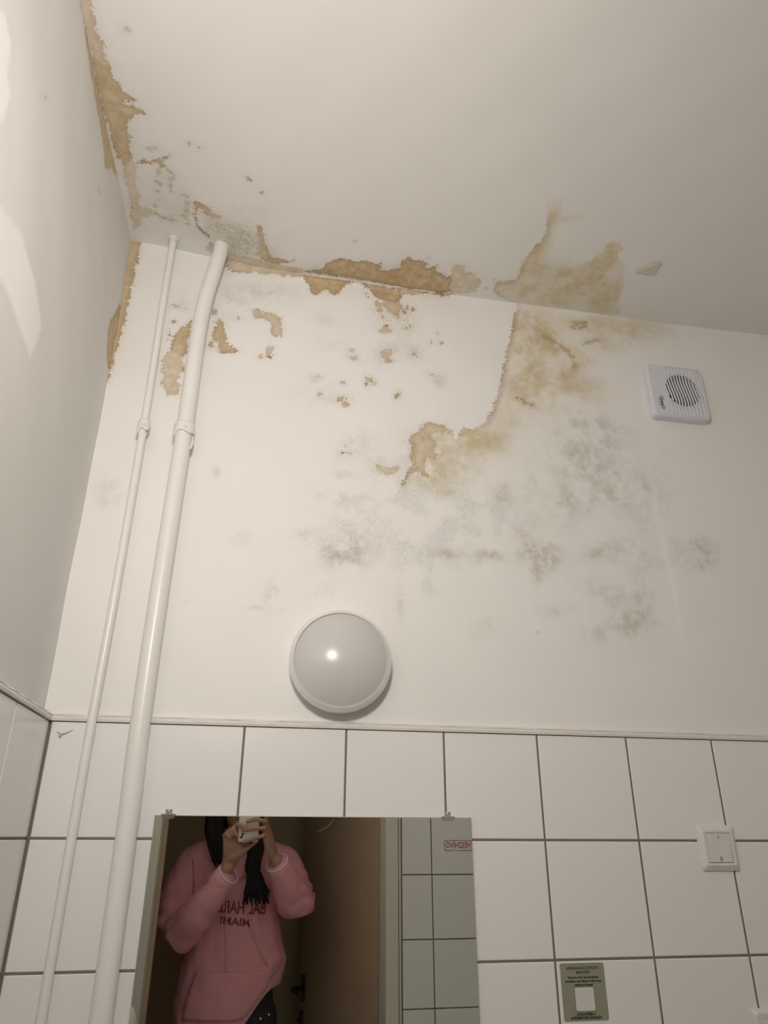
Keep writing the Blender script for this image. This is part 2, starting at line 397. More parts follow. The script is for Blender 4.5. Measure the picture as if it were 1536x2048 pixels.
# stain outlines and patches in metres on their wall (polygons: tone, points; patches: centre, inverse covariance, size, strength)
STAINS = {
 'back': {
  'peel': [(0.75,[(-0.199,1.439),(-0.162,1.406),(-0.162,1.369),(-0.164,1.318),(-0.163,1.27),(-0.165,1.206),(-0.165,1.144),(-0.166,1.099),(-0.168,1.069),(-0.171,1.047),(-0.172,1.018),(-0.176,0.961),(-0.189,0.966),(-0.191,1.051),(-0.195,1.201),(-0.197,1.363)]),
    (0.75,[(-0.009,1.168),(-0.018,1.151),(-0.026,1.146),(-0.037,1.14),(-0.043,1.124),(-0.045,1.104),(-0.049,1.086),(-0.052,1.07),(-0.045,1.063),(-0.047,1.048),(-0.039,1.04),(-0.034,1.055),(-0.022,1.052),(-0.017,1.046),(-0.013,1.076),(-0.011,1.118)]),
    (0.45,[(-0.044,1.072),(-0.054,1.061),(-0.062,1.051),(-0.062,1.028),(-0.063,1.004),(-0.053,0.995),(-0.06,0.976),(-0.048,0.959),(-0.04,0.943),(-0.029,0.949),(-0.021,0.945),(-0.017,0.957),(-0.014,0.972),(-0.025,0.981),(-0.017,1.005),(-0.012,1.02),(-0.017,1.043),(-0.026,1.067)]),
    (0.75,[(0.038,1.107),(0.043,1.132),(0.048,1.153),(0.055,1.174),(0.067,1.17),(0.072,1.149),(0.078,1.116),(0.096,1.103),(0.107,1.093),(0.095,1.085),(0.076,1.081),(0.062,1.083),(0.052,1.088),(0.065,1.099),(0.056,1.116),(0.046,1.099),(0.037,1.095)]),
    (0.5,[(0.131,1.217),(0.14,1.227),(0.153,1.224),(0.159,1.212),(0.172,1.222),(0.188,1.22),(0.202,1.208),(0.211,1.185),(0.213,1.163),(0.21,1.152),(0.193,1.149),(0.185,1.159),(0.189,1.179),(0.181,1.193),(0.164,1.203),(0.14,1.198)]),
    (0.45,[(0.053,1.384),(0.09,1.37),(0.168,1.369),(0.254,1.371),(0.263,1.355),(0.248,1.345),(0.211,1.346),(0.169,1.346),(0.124,1.343),(0.08,1.339),(0.061,1.353)]),
    (0.85,[(0.255,1.354),(0.381,1.351),(0.517,1.347),(0.521,1.336),(0.518,1.315),(0.506,1.303),(0.484,1.303),(0.465,1.306),(0.449,1.312),(0.44,1.333),(0.428,1.338),(0.419,1.338),(0.408,1.35),(0.385,1.35),(0.365,1.336),(0.357,1.319),(0.345,1.307),(0.33,1.305),(0.322,1.317),(0.306,1.309),(0.292,1.292),(0.282,1.297),(0.273,1.322)]),
    (0.5,[(0.517,1.352),(0.572,1.355),(0.586,1.35),(0.569,1.34),(0.538,1.338),(0.517,1.332)]),
    (0.55,[(0.45,1.297),(0.517,1.309),(0.525,1.295),(0.517,1.277),(0.503,1.259),(0.492,1.267),(0.473,1.287),(0.465,1.276),(0.452,1.281)]),
    (0.35,[(0.454,0.811),(0.473,0.806),(0.506,0.807),(0.505,0.796),(0.483,0.783),(0.465,0.784),(0.457,0.796)]),
    (0.4,[(0.562,0.912),(0.575,0.934),(0.593,0.94),(0.607,0.935),(0.623,0.934),(0.647,0.923),(0.634,0.915),(0.602,0.911),(0.592,0.901),(0.599,0.885),(0.606,0.875),(0.591,0.865),(0.603,0.855),(0.598,0.838),(0.576,0.844),(0.57,0.824),(0.577,0.806),(0.57,0.799),(0.558,0.81),(0.549,0.814),(0.543,0.828),(0.55,0.844),(0.541,0.857),(0.55,0.872),(0.537,0.881),(0.544,0.899)]),
    (0.55,[(0.536,0.806),(0.56,0.809),(0.574,0.8),(0.578,0.79),(0.562,0.793),(0.549,0.797),(0.535,0.791),(0.528,0.774),(0.522,0.754),(0.517,0.762),(0.525,0.787)]),
    (0.8,[(0.057,1.355),(0.067,1.338),(0.093,1.337),(0.131,1.354),(0.175,1.368),(0.173,1.376),(0.129,1.362),(0.092,1.345),(0.069,1.346),(0.062,1.36)]),
    (0.9,[(0.579,1.347),(0.614,1.35),(0.652,1.35),(0.653,1.357),(0.615,1.356),(0.58,1.354)]),
    (0.6,[(0.824,1.04),(0.844,1.027),(0.863,1.018),(0.866,1.024),(0.847,1.032),(0.828,1.045)]),
    (0.55,[(1.004,1.291),(1.023,1.306),(1.047,1.313),(1.05,1.311),(1.025,1.299),(1.005,1.294),(1.005,1.286),(1.025,1.291),(1.054,1.304),(1.05,1.322),(1.022,1.314),(1.001,1.298)]),
    (0.45,[(0.912,1.248),(0.946,1.233),(0.975,1.214),(0.991,1.188),(0.994,1.163),(1.003,1.166),(1.0,1.193),(0.982,1.222),(0.951,1.242),(0.916,1.258)]),
    (0.4,[(1.03,1.235),(1.061,1.253),(1.083,1.259),(1.084,1.268),(1.06,1.261),(1.028,1.243)])],
  'spot': [(0.04159,1.202,14750.0,-944.2,15510.0,0.008139,0.6),
    (0.1001,1.195,21680.0,7892.0,33090.0,0.006251,0.5),
    (-0.05238,1.205,13460.0,6942.0,35140.0,0.006966,0.35),
    (-0.05133,1.157,61660.0,1917.0,37370.0,0.004566,0.7),
    (-0.05696,1.125,160600.0,5528.0,98680.0,0.00282,0.9),
    (-0.05664,1.113,161500.0,5675.0,99820.0,0.002808,0.8),
    (-0.05978,1.101,113000.0,4147.0,70200.0,0.003353,0.8),
    (-0.01006,1.018,115500.0,3515.0,75270.0,0.003276,1.0),
    (0.1862,1.104,11450.0,-248.9,7421.0,0.01042,0.4),
    (0.1851,1.084,37710.0,-2647.0,38180.0,0.00514,0.95),
    (0.1683,1.08,38010.0,-2502.0,38420.0,0.005121,0.5),
    (0.4258,1.32,48380.0,-4182.0,29880.0,0.005144,0.9),
    (0.4313,1.311,86190.0,-7532.0,53520.0,0.003849,0.9),
    (0.537,1.289,30220.0,-3346.0,19430.0,0.006455,0.9),
    (0.5507,1.288,30090.0,-3424.0,19430.0,0.006464,1.0),
    (0.5274,1.279,30440.0,-3295.0,19620.0,0.006426,0.7),
    (0.5057,1.266,21420.0,-2203.0,13820.0,0.007656,0.7),
    (0.5124,1.257,30890.0,-3217.0,20040.0,0.006367,0.6),
    (0.4626,1.272,12480.0,-3021.0,19870.0,0.008043,0.5),
    (0.4788,1.222,12470.0,-4327.0,128500.0,0.005013,1.0),
    (0.4762,1.207,5784.0,-2138.0,14600.0,0.01058,0.35),
    (0.5336,1.222,31920.0,-8797.0,57280.0,0.004888,0.8),
    (0.5459,1.232,23950.0,-19310.0,127600.0,0.004394,0.3),
    (0.479,1.134,4942.0,-950.0,6928.0,0.01316,0.3),
    (0.4803,1.129,51550.0,-4761.0,35210.0,0.00486,0.8),
    (0.4843,1.11,13990.0,-8635.0,63710.0,0.005915,0.6),
    (0.5554,1.143,22550.0,-5106.0,34500.0,0.006039,0.45),
    (0.5606,1.139,199600.0,-22270.0,138400.0,0.002464,1.0),
    (0.6188,1.218,56840.0,14640.0,33400.0,0.004936,0.35),
    (0.6289,1.192,48180.0,-9800.0,58270.0,0.004382,0.5),
    (0.599,1.186,193100.0,-23560.0,132200.0,0.002515,0.5),
    (0.5978,1.084,46020.0,33370.0,123800.0,0.003843,0.4),
    (0.4359,1.047,17140.0,-2569.0,10190.0,0.008784,0.5),
    (0.4295,1.052,96590.0,-7448.0,67650.0,0.003525,0.9),
    (0.4335,1.037,97090.0,-7516.0,68530.0,0.003509,0.9),
    (0.4487,1.039,54270.0,-4404.0,38400.0,0.004691,0.6),
    (0.3659,0.983,10190.0,-7599.0,25090.0,0.008431,0.6),
    (0.3774,0.9685,57530.0,-3483.0,41450.0,0.004531,0.5),
    (0.3046,1.037,19140.0,-4294.0,39190.0,0.006081,0.45),
    (0.2973,1.036,229700.0,-10250.0,157400.0,0.002295,0.9),
    (0.3682,1.032,21750.0,-14980.0,68480.0,0.005302,0.4),
    (0.5086,1.011,47060.0,-15020.0,24430.0,0.005735,0.7),
    (0.3923,1.133,14340.0,-8541.0,63040.0,0.00589,0.2),
    (0.3941,1.108,24750.0,-8324.0,64470.0,0.005059,0.25),
    (0.3152,0.9899,103600.0,-4823.0,72870.0,0.003395,0.4),
    (0.3727,0.831,246100.0,-12720.0,189600.0,0.002154,0.8),
    (0.3918,0.8302,108600.0,-6130.0,84060.0,0.003239,0.4),
    (0.3828,0.8524,107800.0,-5985.0,82360.0,0.003261,0.4),
    (0.4694,1.252,58600.0,20350.0,27690.0,0.005364,0.5),
    (0.06659,1.388,11260.0,8242.0,97160.0,0.005588,1.0)],
  'yel': [(0.9012,1.271,246.2,-86.14,439.9,0.05611,0.75),
    (0.8591,1.198,558.5,-60.29,105.8,0.06516,0.8),
    (0.9475,1.227,1210.0,178.0,1469.0,0.02751,0.95),
    (0.9897,1.216,1175.0,1123.0,3277.0,0.02493,1.0),
    (0.9759,1.157,876.2,-807.8,1901.0,0.03152,0.9),
    (1.059,1.303,161.9,-265.1,1680.0,0.04718,0.55),
    (1.19,1.323,121.3,-49.45,637.4,0.06045,0.65),
    (0.9482,1.097,222.7,-177.2,1228.0,0.04508,0.7),
    (0.8408,1.06,862.6,-126.9,467.5,0.04009,0.55),
    (1.031,1.316,2252.0,-4268.0,13300.0,0.01709,0.9),
    (0.8014,0.9864,634.6,-153.1,925.5,0.03649,0.5),
    (0.7041,0.8994,479.5,-155.9,1226.0,0.0365,1.0),
    (0.5885,0.8617,560.3,-73.31,573.2,0.04219,0.6),
    (0.589,0.7798,875.2,-291.7,2848.0,0.02539,0.5),
    (0.6224,0.7497,2191.0,-1517.0,15890.0,0.01324,0.45),
    (0.6437,0.8259,262.0,-77.1,675.9,0.04917,0.4),
    (0.7499,0.9072,383.4,-153.7,1210.0,0.03882,0.45),
    (1.024,1.083,565.1,-170.4,832.2,0.0388,0.35),
    (0.899,1.021,375.3,-385.7,2972.0,0.03189,0.45),
    (1.081,1.246,320.6,-286.7,1762.0,0.03794,0.45),
    (0.889,1.137,322.2,-60.8,243.9,0.06045,0.35)],
  'grey': [(0.9776,0.9841,108.7,-28.78,1654.0,0.04862,0.55),
    (0.9561,0.9148,156.2,-57.53,383.3,0.06484,0.45),
    (1.03,0.908,267.0,-64.62,295.5,0.06048,0.45),
    (1.098,0.8071,537.0,-131.5,574.5,0.04305,0.7),
    (0.9985,0.8188,122.0,-91.55,814.1,0.05758,0.5),
    (0.9568,0.7461,242.5,-103.9,878.2,0.04716,0.4),
    (0.9124,0.7557,961.5,-177.8,883.1,0.03326,0.4),
    (0.839,0.7695,4245.0,-518.9,1710.0,0.01945,0.7),
    (0.7696,0.7591,3217.0,-348.5,1403.0,0.02185,0.75),
    (0.8676,0.692,1006.0,-172.0,943.0,0.0323,0.4),
    (0.8065,0.6356,1822.0,-92.66,1716.0,0.0238,0.7),
    (0.8472,0.6072,883.7,368.8,1558.0,0.02996,1.0),
    (0.8376,0.5693,8279.0,-827.9,1217.0,0.01806,0.95),
    (0.8724,0.6115,2548.0,-483.9,3245.0,0.01878,0.8),
    (1.026,0.6265,176.7,-134.4,1522.0,0.04468,0.5),
    (0.9917,0.6113,1570.0,-509.1,4330.0,0.01978,0.6),
    (1.127,0.6932,1418.0,-234.8,124.3,0.05361,0.35),
    (1.053,0.5098,397.2,-75.33,280.2,0.05547,0.42),
    (1.071,0.4628,716.5,-135.6,460.6,0.04232,0.6),
    (1.005,0.4299,424.4,-153.5,1862.0,0.03379,0.5),
    (0.9624,0.5285,267.0,-138.3,1694.0,0.03898,0.3),
    (0.8709,0.4752,1132.0,-527.5,7256.0,0.01884,0.35),
    (1.19,0.632,1184.0,-317.7,1511.0,0.02774,0.5),
    (1.245,0.6426,548.5,-192.1,1216.0,0.0355,0.85),
    (1.26,0.6175,1410.0,-488.6,3071.0,0.02223,0.6),
    (1.196,0.7809,2716.0,-485.5,224.5,0.04043,0.3),
    (0.3081,0.6181,2558.0,-726.8,10720.0,0.01389,0.8),
    (0.3586,0.6136,1066.0,322.4,3423.0,0.02305,0.95),
    (0.3874,0.5881,781.5,36.3,2721.0,0.02619,0.95),
    (0.3679,0.57,3176.0,-163.4,3648.0,0.01715,0.8),
    (0.4105,0.5613,5582.0,5697.0,26770.0,0.009616,0.7),
    (0.4553,0.5847,12200.0,-1304.0,19260.0,0.008092,0.5),
    (0.6232,0.5934,856.0,-788.6,10450.0,0.01862,0.75),
    (0.7064,0.5945,637.2,-510.0,6594.0,0.02244,0.8),
    (0.6729,0.6192,11000.0,-1868.0,17980.0,0.00847,0.85),
    (0.7306,0.5987,3585.0,-1187.0,13360.0,0.01211,0.9),
    (0.6968,0.4242,2364.0,-342.7,4025.0,0.01806,0.6),
    (0.1618,0.5983,3428.0,-270.4,7199.0,0.0142,0.35),
    (-0.1328,0.6808,2347.0,274.9,1077.0,0.02527,0.45),
    (0.08999,0.7514,12890.0,670.5,6305.0,0.01055,0.45),
    (0.3055,1.228,1082.0,1066.0,3409.0,0.02502,0.35),
    (0.3282,1.139,1674.0,-854.0,6415.0,0.01778,0.25),
    (0.1253,1.252,189.3,-75.29,560.9,0.05617,0.3),
    (0.1731,1.293,221.4,-585.8,3630.0,0.03839,0.3),
    (0.6197,1.067,5845.0,-845.8,5238.0,0.01352,0.75),
    (0.4345,0.8662,1716.0,-197.2,2048.0,0.02316,0.65),
    (0.4169,0.8301,440.0,-54.74,604.9,0.04415,0.3),
    (0.3943,0.7744,2581.0,2546.0,22460.0,0.01181,0.5),
    (0.5946,0.8554,180.3,-26.09,207.4,0.07224,0.25),
    (0.003779,0.8134,8226.0,907.3,768.3,0.02065,0.25),
    (-0.04511,1.225,2145.0,-72.98,2045.0,0.02186,0.4),
    (0.2008,0.4423,4924.0,-2688.0,52810.0,0.007931,0.4),
    (0.8241,0.4207,80800.0,-11700.0,86530.0,0.003475,0.8),
    (0.05764,0.4447,15640.0,-1410.0,54260.0,0.005863,0.5),
    (0.5158,1.15,168.5,-62.88,442.1,0.06136,0.22),
    (0.3275,0.9885,202.5,-139.0,1182.0,0.04618,0.2),
    (-0.06277,0.8193,8440.0,886.3,2454.0,0.01497,0.55)],
  'old': [(1,[(0.859,1.369),(0.848,1.346),(0.834,1.295),(0.823,1.246),(0.807,1.194),(0.793,1.132),(0.783,1.083),(0.768,1.031),(0.749,0.983),(0.727,0.945),(0.703,0.935),(0.68,0.931),(0.664,0.915),(0.655,0.897),(0.646,0.922),(0.616,0.933),(0.593,0.94),(0.571,0.932),(0.559,0.912),(0.54,0.896),(0.538,0.879),(0.547,0.864),(0.54,0.836),(0.547,0.816),(0.536,0.804),(0.527,0.794),(0.516,0.749),(0.501,0.594),(0.499,0.07),(1.514,0.082),(1.986,1.631)])],
  'relief': [(0.3837,0.7279,299.0,-26.7,378.7,0.0546,0.9),
    (0.3869,0.6097,220.7,-27.06,427.2,0.05718,1.0),
    (0.5483,0.6721,286.2,-14.81,127.6,0.07245,0.9),
    (0.6686,0.6821,189.8,-28.64,243.3,0.06852,0.9),
    (0.7539,0.6762,736.8,-127.4,968.1,0.03461,0.8),
    (0.2542,0.5066,4272.0,-835.5,677.9,0.02597,0.8),
    (0.5117,0.4603,5370.0,-1347.0,1547.0,0.01981,0.9),
    (0.3364,0.4724,113.9,-116.5,1994.0,0.04652,0.6),
    (0.5688,0.5155,853.4,-47.11,457.5,0.04006,0.5),
    (0.1253,1.252,104.5,-29.84,237.1,0.08044,0.35),
    (0.9598,0.8291,39.72,-7.911,35.62,0.1649,0.35),
    (0.5029,1.245,157.3,-22.66,146.4,0.08164,0.4),
    (0.5879,0.834,181.8,-19.26,147.2,0.07846,0.5),
    (0.8961,1.138,80.33,-15.29,60.9,0.121,0.35),
    (0.6527,0.5931,115.2,-58.36,740.0,0.05912,0.5)],
  'crust': [],
  'edgew': [(0.8298,1.278,2499.0,-207.3,151.6,0.04154,1.0),
    (0.795,1.124,2698.0,-208.1,170.8,0.03934,1.0),
    (0.7559,1.004,1417.0,-130.9,366.2,0.03758,1.0),
    (0.6861,0.9262,696.3,-302.7,2444.0,0.02807,0.7),
    (0.5578,0.8864,1604.0,-60.44,316.4,0.03753,0.9),
    (0.5381,0.8085,2621.0,-91.36,607.7,0.02819,0.9),
    (0.6029,0.9313,746.4,-562.0,4817.0,0.0235,0.8)],
  'speck': [(0.4868,1.263,844.2,-171.1,1114.0,0.03237,1.0),
    (0.5232,1.262,1409.0,-291.6,1837.0,0.02514,0.9),
    (0.4762,1.208,2349.0,-868.8,5925.0,0.0166,0.9),
    (0.5364,1.224,3921.0,-592.0,3717.0,0.01628,0.9),
    (0.4803,1.136,1850.0,-283.2,2065.0,0.02274,0.9),
    (0.5157,1.137,1524.0,-566.4,4025.0,0.02036,0.5),
    (0.558,1.143,4026.0,-613.4,3986.0,0.01589,0.9),
    (0.3685,0.979,2637.0,-505.1,4747.0,0.0169,0.8),
    (0.4359,1.044,6307.0,-626.0,5467.0,0.01309,0.9),
    (0.3034,1.037,6700.0,-917.7,9253.0,0.01131,0.8),
    (0.05969,1.155,4722.0,264.1,1331.0,0.02003,0.7),
    (0.05297,1.1,3639.0,-269.5,4429.0,0.0158,0.6),
    (0.4826,1.378,210.2,-380.7,2268.0,0.04166,0.4),
    (0.315,1.319,1524.0,-519.4,3496.0,0.02109,0.7),
    (0.3927,1.114,4367.0,-804.3,6517.0,0.01377,0.5),
    (0.5086,1.011,9715.0,-916.6,7070.0,0.01102,0.6),
    (0.6003,1.08,3139.0,-1596.0,11660.0,0.01309,0.6),
    (0.1806,1.277,218.7,-291.9,1877.0,0.04187,0.3),
    (0.08818,1.246,808.6,-546.7,3825.0,0.02446,0.35),
    (-0.04289,1.206,3645.0,-572.6,6329.0,0.01448,0.6),
    (-0.03785,0.9713,3938.0,354.8,1101.0,0.02208,0.4),
    (0.4895,0.7997,1469.0,-547.6,5551.0,0.01889,0.5),
    (0.576,0.8604,1124.0,-83.61,575.0,0.03536,0.35),
    (0.3085,0.6097,517.1,-110.7,1731.0,0.03262,0.15),
    (0.3873,0.5917,505.1,-116.9,1741.0,0.03278,0.2)],
 },
 'ceil': {
  'peel': [(0.45,[(-0.191,-0.629),(-0.169,-0.633),(-0.17,-0.599),(-0.169,-0.569),(-0.17,-0.537),(-0.16,-0.528),(-0.166,-0.501),(-0.155,-0.49),(-0.166,-0.469),(-0.185,-0.476),(-0.189,-0.552)]),
    (0.7,[(-0.189,-0.505),(-0.166,-0.501),(-0.155,-0.49),(-0.155,-0.476),(-0.152,-0.462),(-0.141,-0.453),(-0.141,-0.436),(-0.124,-0.429),(-0.119,-0.421),(-0.14,-0.416),(-0.143,-0.407),(-0.127,-0.405),(-0.105,-0.396),(-0.104,-0.389),(-0.124,-0.382),(-0.14,-0.37),(-0.143,-0.355),(-0.142,-0.335),(-0.143,-0.31),(-0.149,-0.29),(-0.146,-0.262),(-0.154,-0.234),(-0.168,-0.231),(-0.179,-0.272),(-0.187,-0.379)]),
    (0.25,[(-0.17,-0.26),(-0.146,-0.262),(-0.138,-0.246),(-0.148,-0.196),(-0.147,-0.153),(-0.154,-0.118),(-0.133,-0.116),(-0.115,-0.113),(-0.124,-0.099),(-0.147,-0.084),(-0.164,-0.04),(-0.176,-0.037),(-0.171,-0.133)]),
    (0.7,[(-0.14,-0.259),(-0.121,-0.267),(-0.105,-0.267),(-0.091,-0.28),(-0.073,-0.289),(-0.056,-0.299),(-0.058,-0.293),(-0.076,-0.28),(-0.081,-0.269),(-0.072,-0.257),(-0.078,-0.256),(-0.092,-0.267),(-0.115,-0.259),(-0.139,-0.25)]),
    (0.8,[(-0.018,-0.174),(-0.004,-0.17),(0.016,-0.162),(0.025,-0.145),(0.044,-0.143),(0.03,-0.134),(0.008,-0.139),(-0.005,-0.158),(-0.011,-0.145),(-0.014,-0.107),(-0.006,-0.086),(0.008,-0.072),(0.017,-0.067),(-0.002,-0.07),(-0.018,-0.093),(-0.021,-0.131)]),
    (0.8,[(0.132,-0.134),(0.139,-0.135),(0.145,-0.117),(0.151,-0.081),(0.156,-0.065),(0.167,-0.053),(0.167,-0.036),(0.188,-0.036),(0.212,-0.034),(0.231,-0.041),(0.229,-0.031),(0.201,-0.021),(0.168,-0.018),(0.145,-0.021),(0.132,-0.04),(0.138,-0.076),(0.135,-0.112)]),
    (0.4,[(0.017,-0.043),(0.056,-0.019),(0.117,-0.019),(0.194,-0.016),(0.254,-0.01),(0.252,0.003),(0.169,0.013),(0.055,0.006),(0.003,-0.02)]),
    (0.85,[(0.254,-0.003),(0.282,-0.016),(0.305,-0.029),(0.311,-0.045),(0.324,-0.058),(0.34,-0.064),(0.357,-0.075),(0.374,-0.064),(0.39,-0.068),(0.411,-0.076),(0.424,-0.073),(0.441,-0.067),(0.453,-0.075),(0.455,-0.062),(0.448,-0.048),(0.468,-0.048),(0.488,-0.059),(0.5,-0.058),(0.503,-0.08),(0.511,-0.1),(0.517,-0.108),(0.528,-0.096),(0.548,-0.101),(0.572,-0.099),(0.576,-0.092),(0.56,-0.084),(0.575,-0.076),(0.592,-0.093),(0.603,-0.088),(0.597,-0.074),(0.615,-0.068),(0.629,-0.056),(0.644,-0.062),(0.651,-0.049),(0.648,-0.025),(0.662,-0.004),(0.614,0.005),(0.545,0.006),(0.461,-0.002),(0.379,-0.006),(0.312,-0.006)]),
    (0.35,[(0.64,-0.075),(0.632,-0.101),(0.663,-0.11),(0.674,-0.081),(0.7,-0.084),(0.715,-0.064),(0.725,-0.07),(0.724,-0.051),(0.72,-0.038),(0.725,-0.016),(0.656,0.005),(0.642,-0.047)]),
    (0.35,[(-0.085,-0.258),(-0.097,-0.232),(-0.101,-0.207),(-0.092,-0.197),(-0.088,-0.202),(-0.096,-0.21),(-0.093,-0.231),(-0.08,-0.255)]),
    (0.35,[(-0.071,-0.25),(-0.062,-0.237),(-0.073,-0.216),(-0.07,-0.181),(-0.065,-0.184),(-0.068,-0.216),(-0.057,-0.238),(-0.067,-0.255)]),
    (0.35,[(-0.105,-0.18),(-0.098,-0.169),(-0.103,-0.15),(-0.098,-0.149),(-0.093,-0.171),(-0.101,-0.185)]),
    (0.35,[(-0.048,-0.18),(-0.035,-0.179),(-0.032,-0.162),(-0.04,-0.149),(-0.038,-0.119),(-0.032,-0.121),(-0.035,-0.149),(-0.027,-0.163),(-0.031,-0.184),(-0.046,-0.187)]),
    (0.35,[(-0.113,-0.132),(-0.119,-0.101),(-0.096,-0.088),(-0.071,-0.089),(-0.069,-0.097),(-0.094,-0.095),(-0.114,-0.106),(-0.108,-0.133)]),
    (0.35,[(-0.049,-0.115),(-0.036,-0.101),(-0.04,-0.092),(-0.036,-0.09),(-0.031,-0.105),(-0.045,-0.121)]),
    (0.95,[(0.374,-0.018),(0.406,-0.017),(0.442,-0.014),(0.442,-0.021),(0.406,-0.023),(0.374,-0.025)])],
  'spot': [(0.1106,-0.2719,17740.0,-6105.0,24910.0,0.007051,0.6),
    (0.1173,-0.2676,70490.0,7538.0,45390.0,0.004223,0.8),
    (0.1405,-0.2381,88280.0,8041.0,55110.0,0.003799,0.5),
    (0.004438,-0.3322,53060.0,20670.0,98000.0,0.003805,0.35),
    (-0.01434,-0.335,143100.0,27120.0,99840.0,0.002931,0.3),
    (-0.1138,-0.5657,114000.0,34520.0,106500.0,0.003091,0.2),
    (0.3741,-0.1329,57090.0,6871.0,80360.0,0.003852,0.35),
    (-0.1445,-0.4855,183700.0,54990.0,156300.0,0.002498,0.3),
    (0.5673,-0.1137,130000.0,-17550.0,78540.0,0.00317,0.4),
    (-0.1694,-0.1062,92080.0,-8540.0,14710.0,0.005285,1.0),
    (-0.1644,-0.05448,158400.0,30720.0,59880.0,0.003289,1.0),
    (-0.099,-0.303,9884.0,7312.0,34500.0,0.007679,0.15),
    (0.7466,-0.03346,90830.0,27350.0,56460.0,0.003887,0.5)],
  'yel': [(0.8224,-0.05148,600.2,48.06,1403.0,0.03303,0.8),
    (0.8418,-0.1123,928.1,-234.2,732.2,0.03557,0.75),
    (0.8294,-0.1868,2924.0,-796.5,2156.0,0.02049,0.8),
    (0.8378,-0.242,7286.0,-1231.0,902.4,0.02109,0.7),
    (0.8322,-0.2964,7723.0,-1390.0,1466.0,0.01807,0.65),
    (0.8612,-0.2941,2848.0,5152.0,13960.0,0.01659,0.35),
    (0.9247,-0.08025,209.3,-19.27,373.4,0.05988,0.75),
    (0.9064,-0.1243,165.7,-299.8,3466.0,0.03791,0.6),
    (0.9816,-0.08108,799.4,-783.0,1820.0,0.03301,0.95),
    (1.031,-0.1287,316.7,-116.9,247.5,0.0627,0.75),
    (1.014,-0.2071,1332.0,-379.4,690.4,0.0337,0.85),
    (1.09,-0.05125,517.5,-193.1,426.9,0.04831,0.7),
    (1.038,-0.02084,180.9,238.8,1620.0,0.04536,0.45),
    (0.9207,-0.01969,316.7,616.7,3751.0,0.03336,0.5)],
  'grey': [(1.143,-0.1848,2049000.0,-891700.0,1821000.0,0.0007639,0.0)],
  'old': [(1,[(0.783,-0.368),(0.806,-0.326),(0.823,-0.271),(0.835,-0.228),(0.831,-0.211),(0.82,-0.212),(0.818,-0.188),(0.812,-0.161),(0.809,-0.134),(0.813,-0.101),(0.811,-0.075),(0.775,-0.068),(0.754,-0.075),(0.768,-0.051),(0.766,-0.029),(0.795,-0.008),(0.828,0.006),(0.967,0.057),(1.136,0.025),(1.149,-0.01),(1.12,-0.057),(1.11,-0.105),(1.091,-0.14),(1.075,-0.183),(1.053,-0.197),(1.037,-0.217),(1.044,-0.23),(1.028,-0.254),(1.003,-0.256),(0.996,-0.238),(0.99,-0.199),(0.98,-0.176),(0.945,-0.163),(0.895,-0.185),(0.871,-0.215),(0.883,-0.274),(0.908,-0.303),(0.889,-0.318),(0.849,-0.322),(0.829,-0.355)])],
  'relief': [(0.06679,-0.08252,144.2,43.89,226.3,0.07555,1.0),
    (-0.06162,-0.1385,215.5,66.05,267.8,0.0658,0.5),
    (0.441,-0.03779,46.93,131.0,725.6,0.08771,0.4)],
  'crust': [(0.04304,-0.1076,1137.0,-534.7,1564.0,0.02861,1.0),
    (0.09132,-0.08374,679.4,-17.53,708.3,0.03797,1.0),
    (0.1162,-0.05788,1661.0,303.5,1727.0,0.0245,0.9),
    (0.06881,-0.04909,1674.0,341.2,1727.0,0.0245,1.0),
    (-0.07016,-0.1058,1895.0,665.2,2787.0,0.02132,0.5),
    (-0.06037,-0.1539,1285.0,513.6,2253.0,0.02483,0.35),
    (-0.07624,-0.2304,3715.0,582.5,1338.0,0.02156,0.25),
    (-0.03116,-0.1593,20960.0,1939.0,3147.0,0.01126,0.5)],
  'edgew': [(0.7807,-0.04958,1285.0,-305.3,804.3,0.03211,0.9),
    (0.816,-0.1075,2062.0,-692.7,599.0,0.03392,0.8),
    (0.8257,-0.1895,2231.0,-697.0,1181.0,0.02612,0.9),
    (0.8317,-0.257,6007.0,-2352.0,1418.0,0.02405,0.6)],
  'speck': [(0.1544,-0.03885,1661.0,551.6,3217.0,0.0211,0.8),
    (0.1281,-0.09389,6642.0,56.77,907.2,0.02019,0.7),
    (0.02083,-0.1538,959.4,821.5,4266.0,0.02326,0.6),
    (-0.1642,-0.2998,4746.0,764.5,497.2,0.0274,0.5),
    (0.4815,-0.03599,154.6,351.3,1982.0,0.04835,0.35),
    (-0.03806,-0.1429,7412.0,597.0,508.8,0.02326,0.3)],
 },
 'left': {
  'peel': [(0.6,[(-0.604,1.348),(-0.562,1.343),(-0.523,1.332),(-0.49,1.33),(-0.459,1.331),(-0.416,1.332),(-0.366,1.329),(-0.33,1.317),(-0.3,1.3),(-0.271,1.324),(-0.261,1.355),(-0.227,1.363),(-0.203,1.391),(-0.249,1.4),(-0.346,1.373),(-0.441,1.364),(-0.53,1.351)]),
    (0.75,[(-0.014,1.171),(-0.037,1.119),(-0.06,1.085),(-0.062,1.058),(-0.054,1.022),(-0.035,0.997),(-0.01,0.991),(0.019,1.005),(0.064,1.096),(0.039,1.2)])],
  'spot': [(-0.3076,1.225,29770.0,-14900.0,24330.0,0.00668,0.3),
    (-0.6446,1.044,532500.0,-329200.0,280700.0,0.002221,0.2)],
  'yel': [],
  'grey': [],
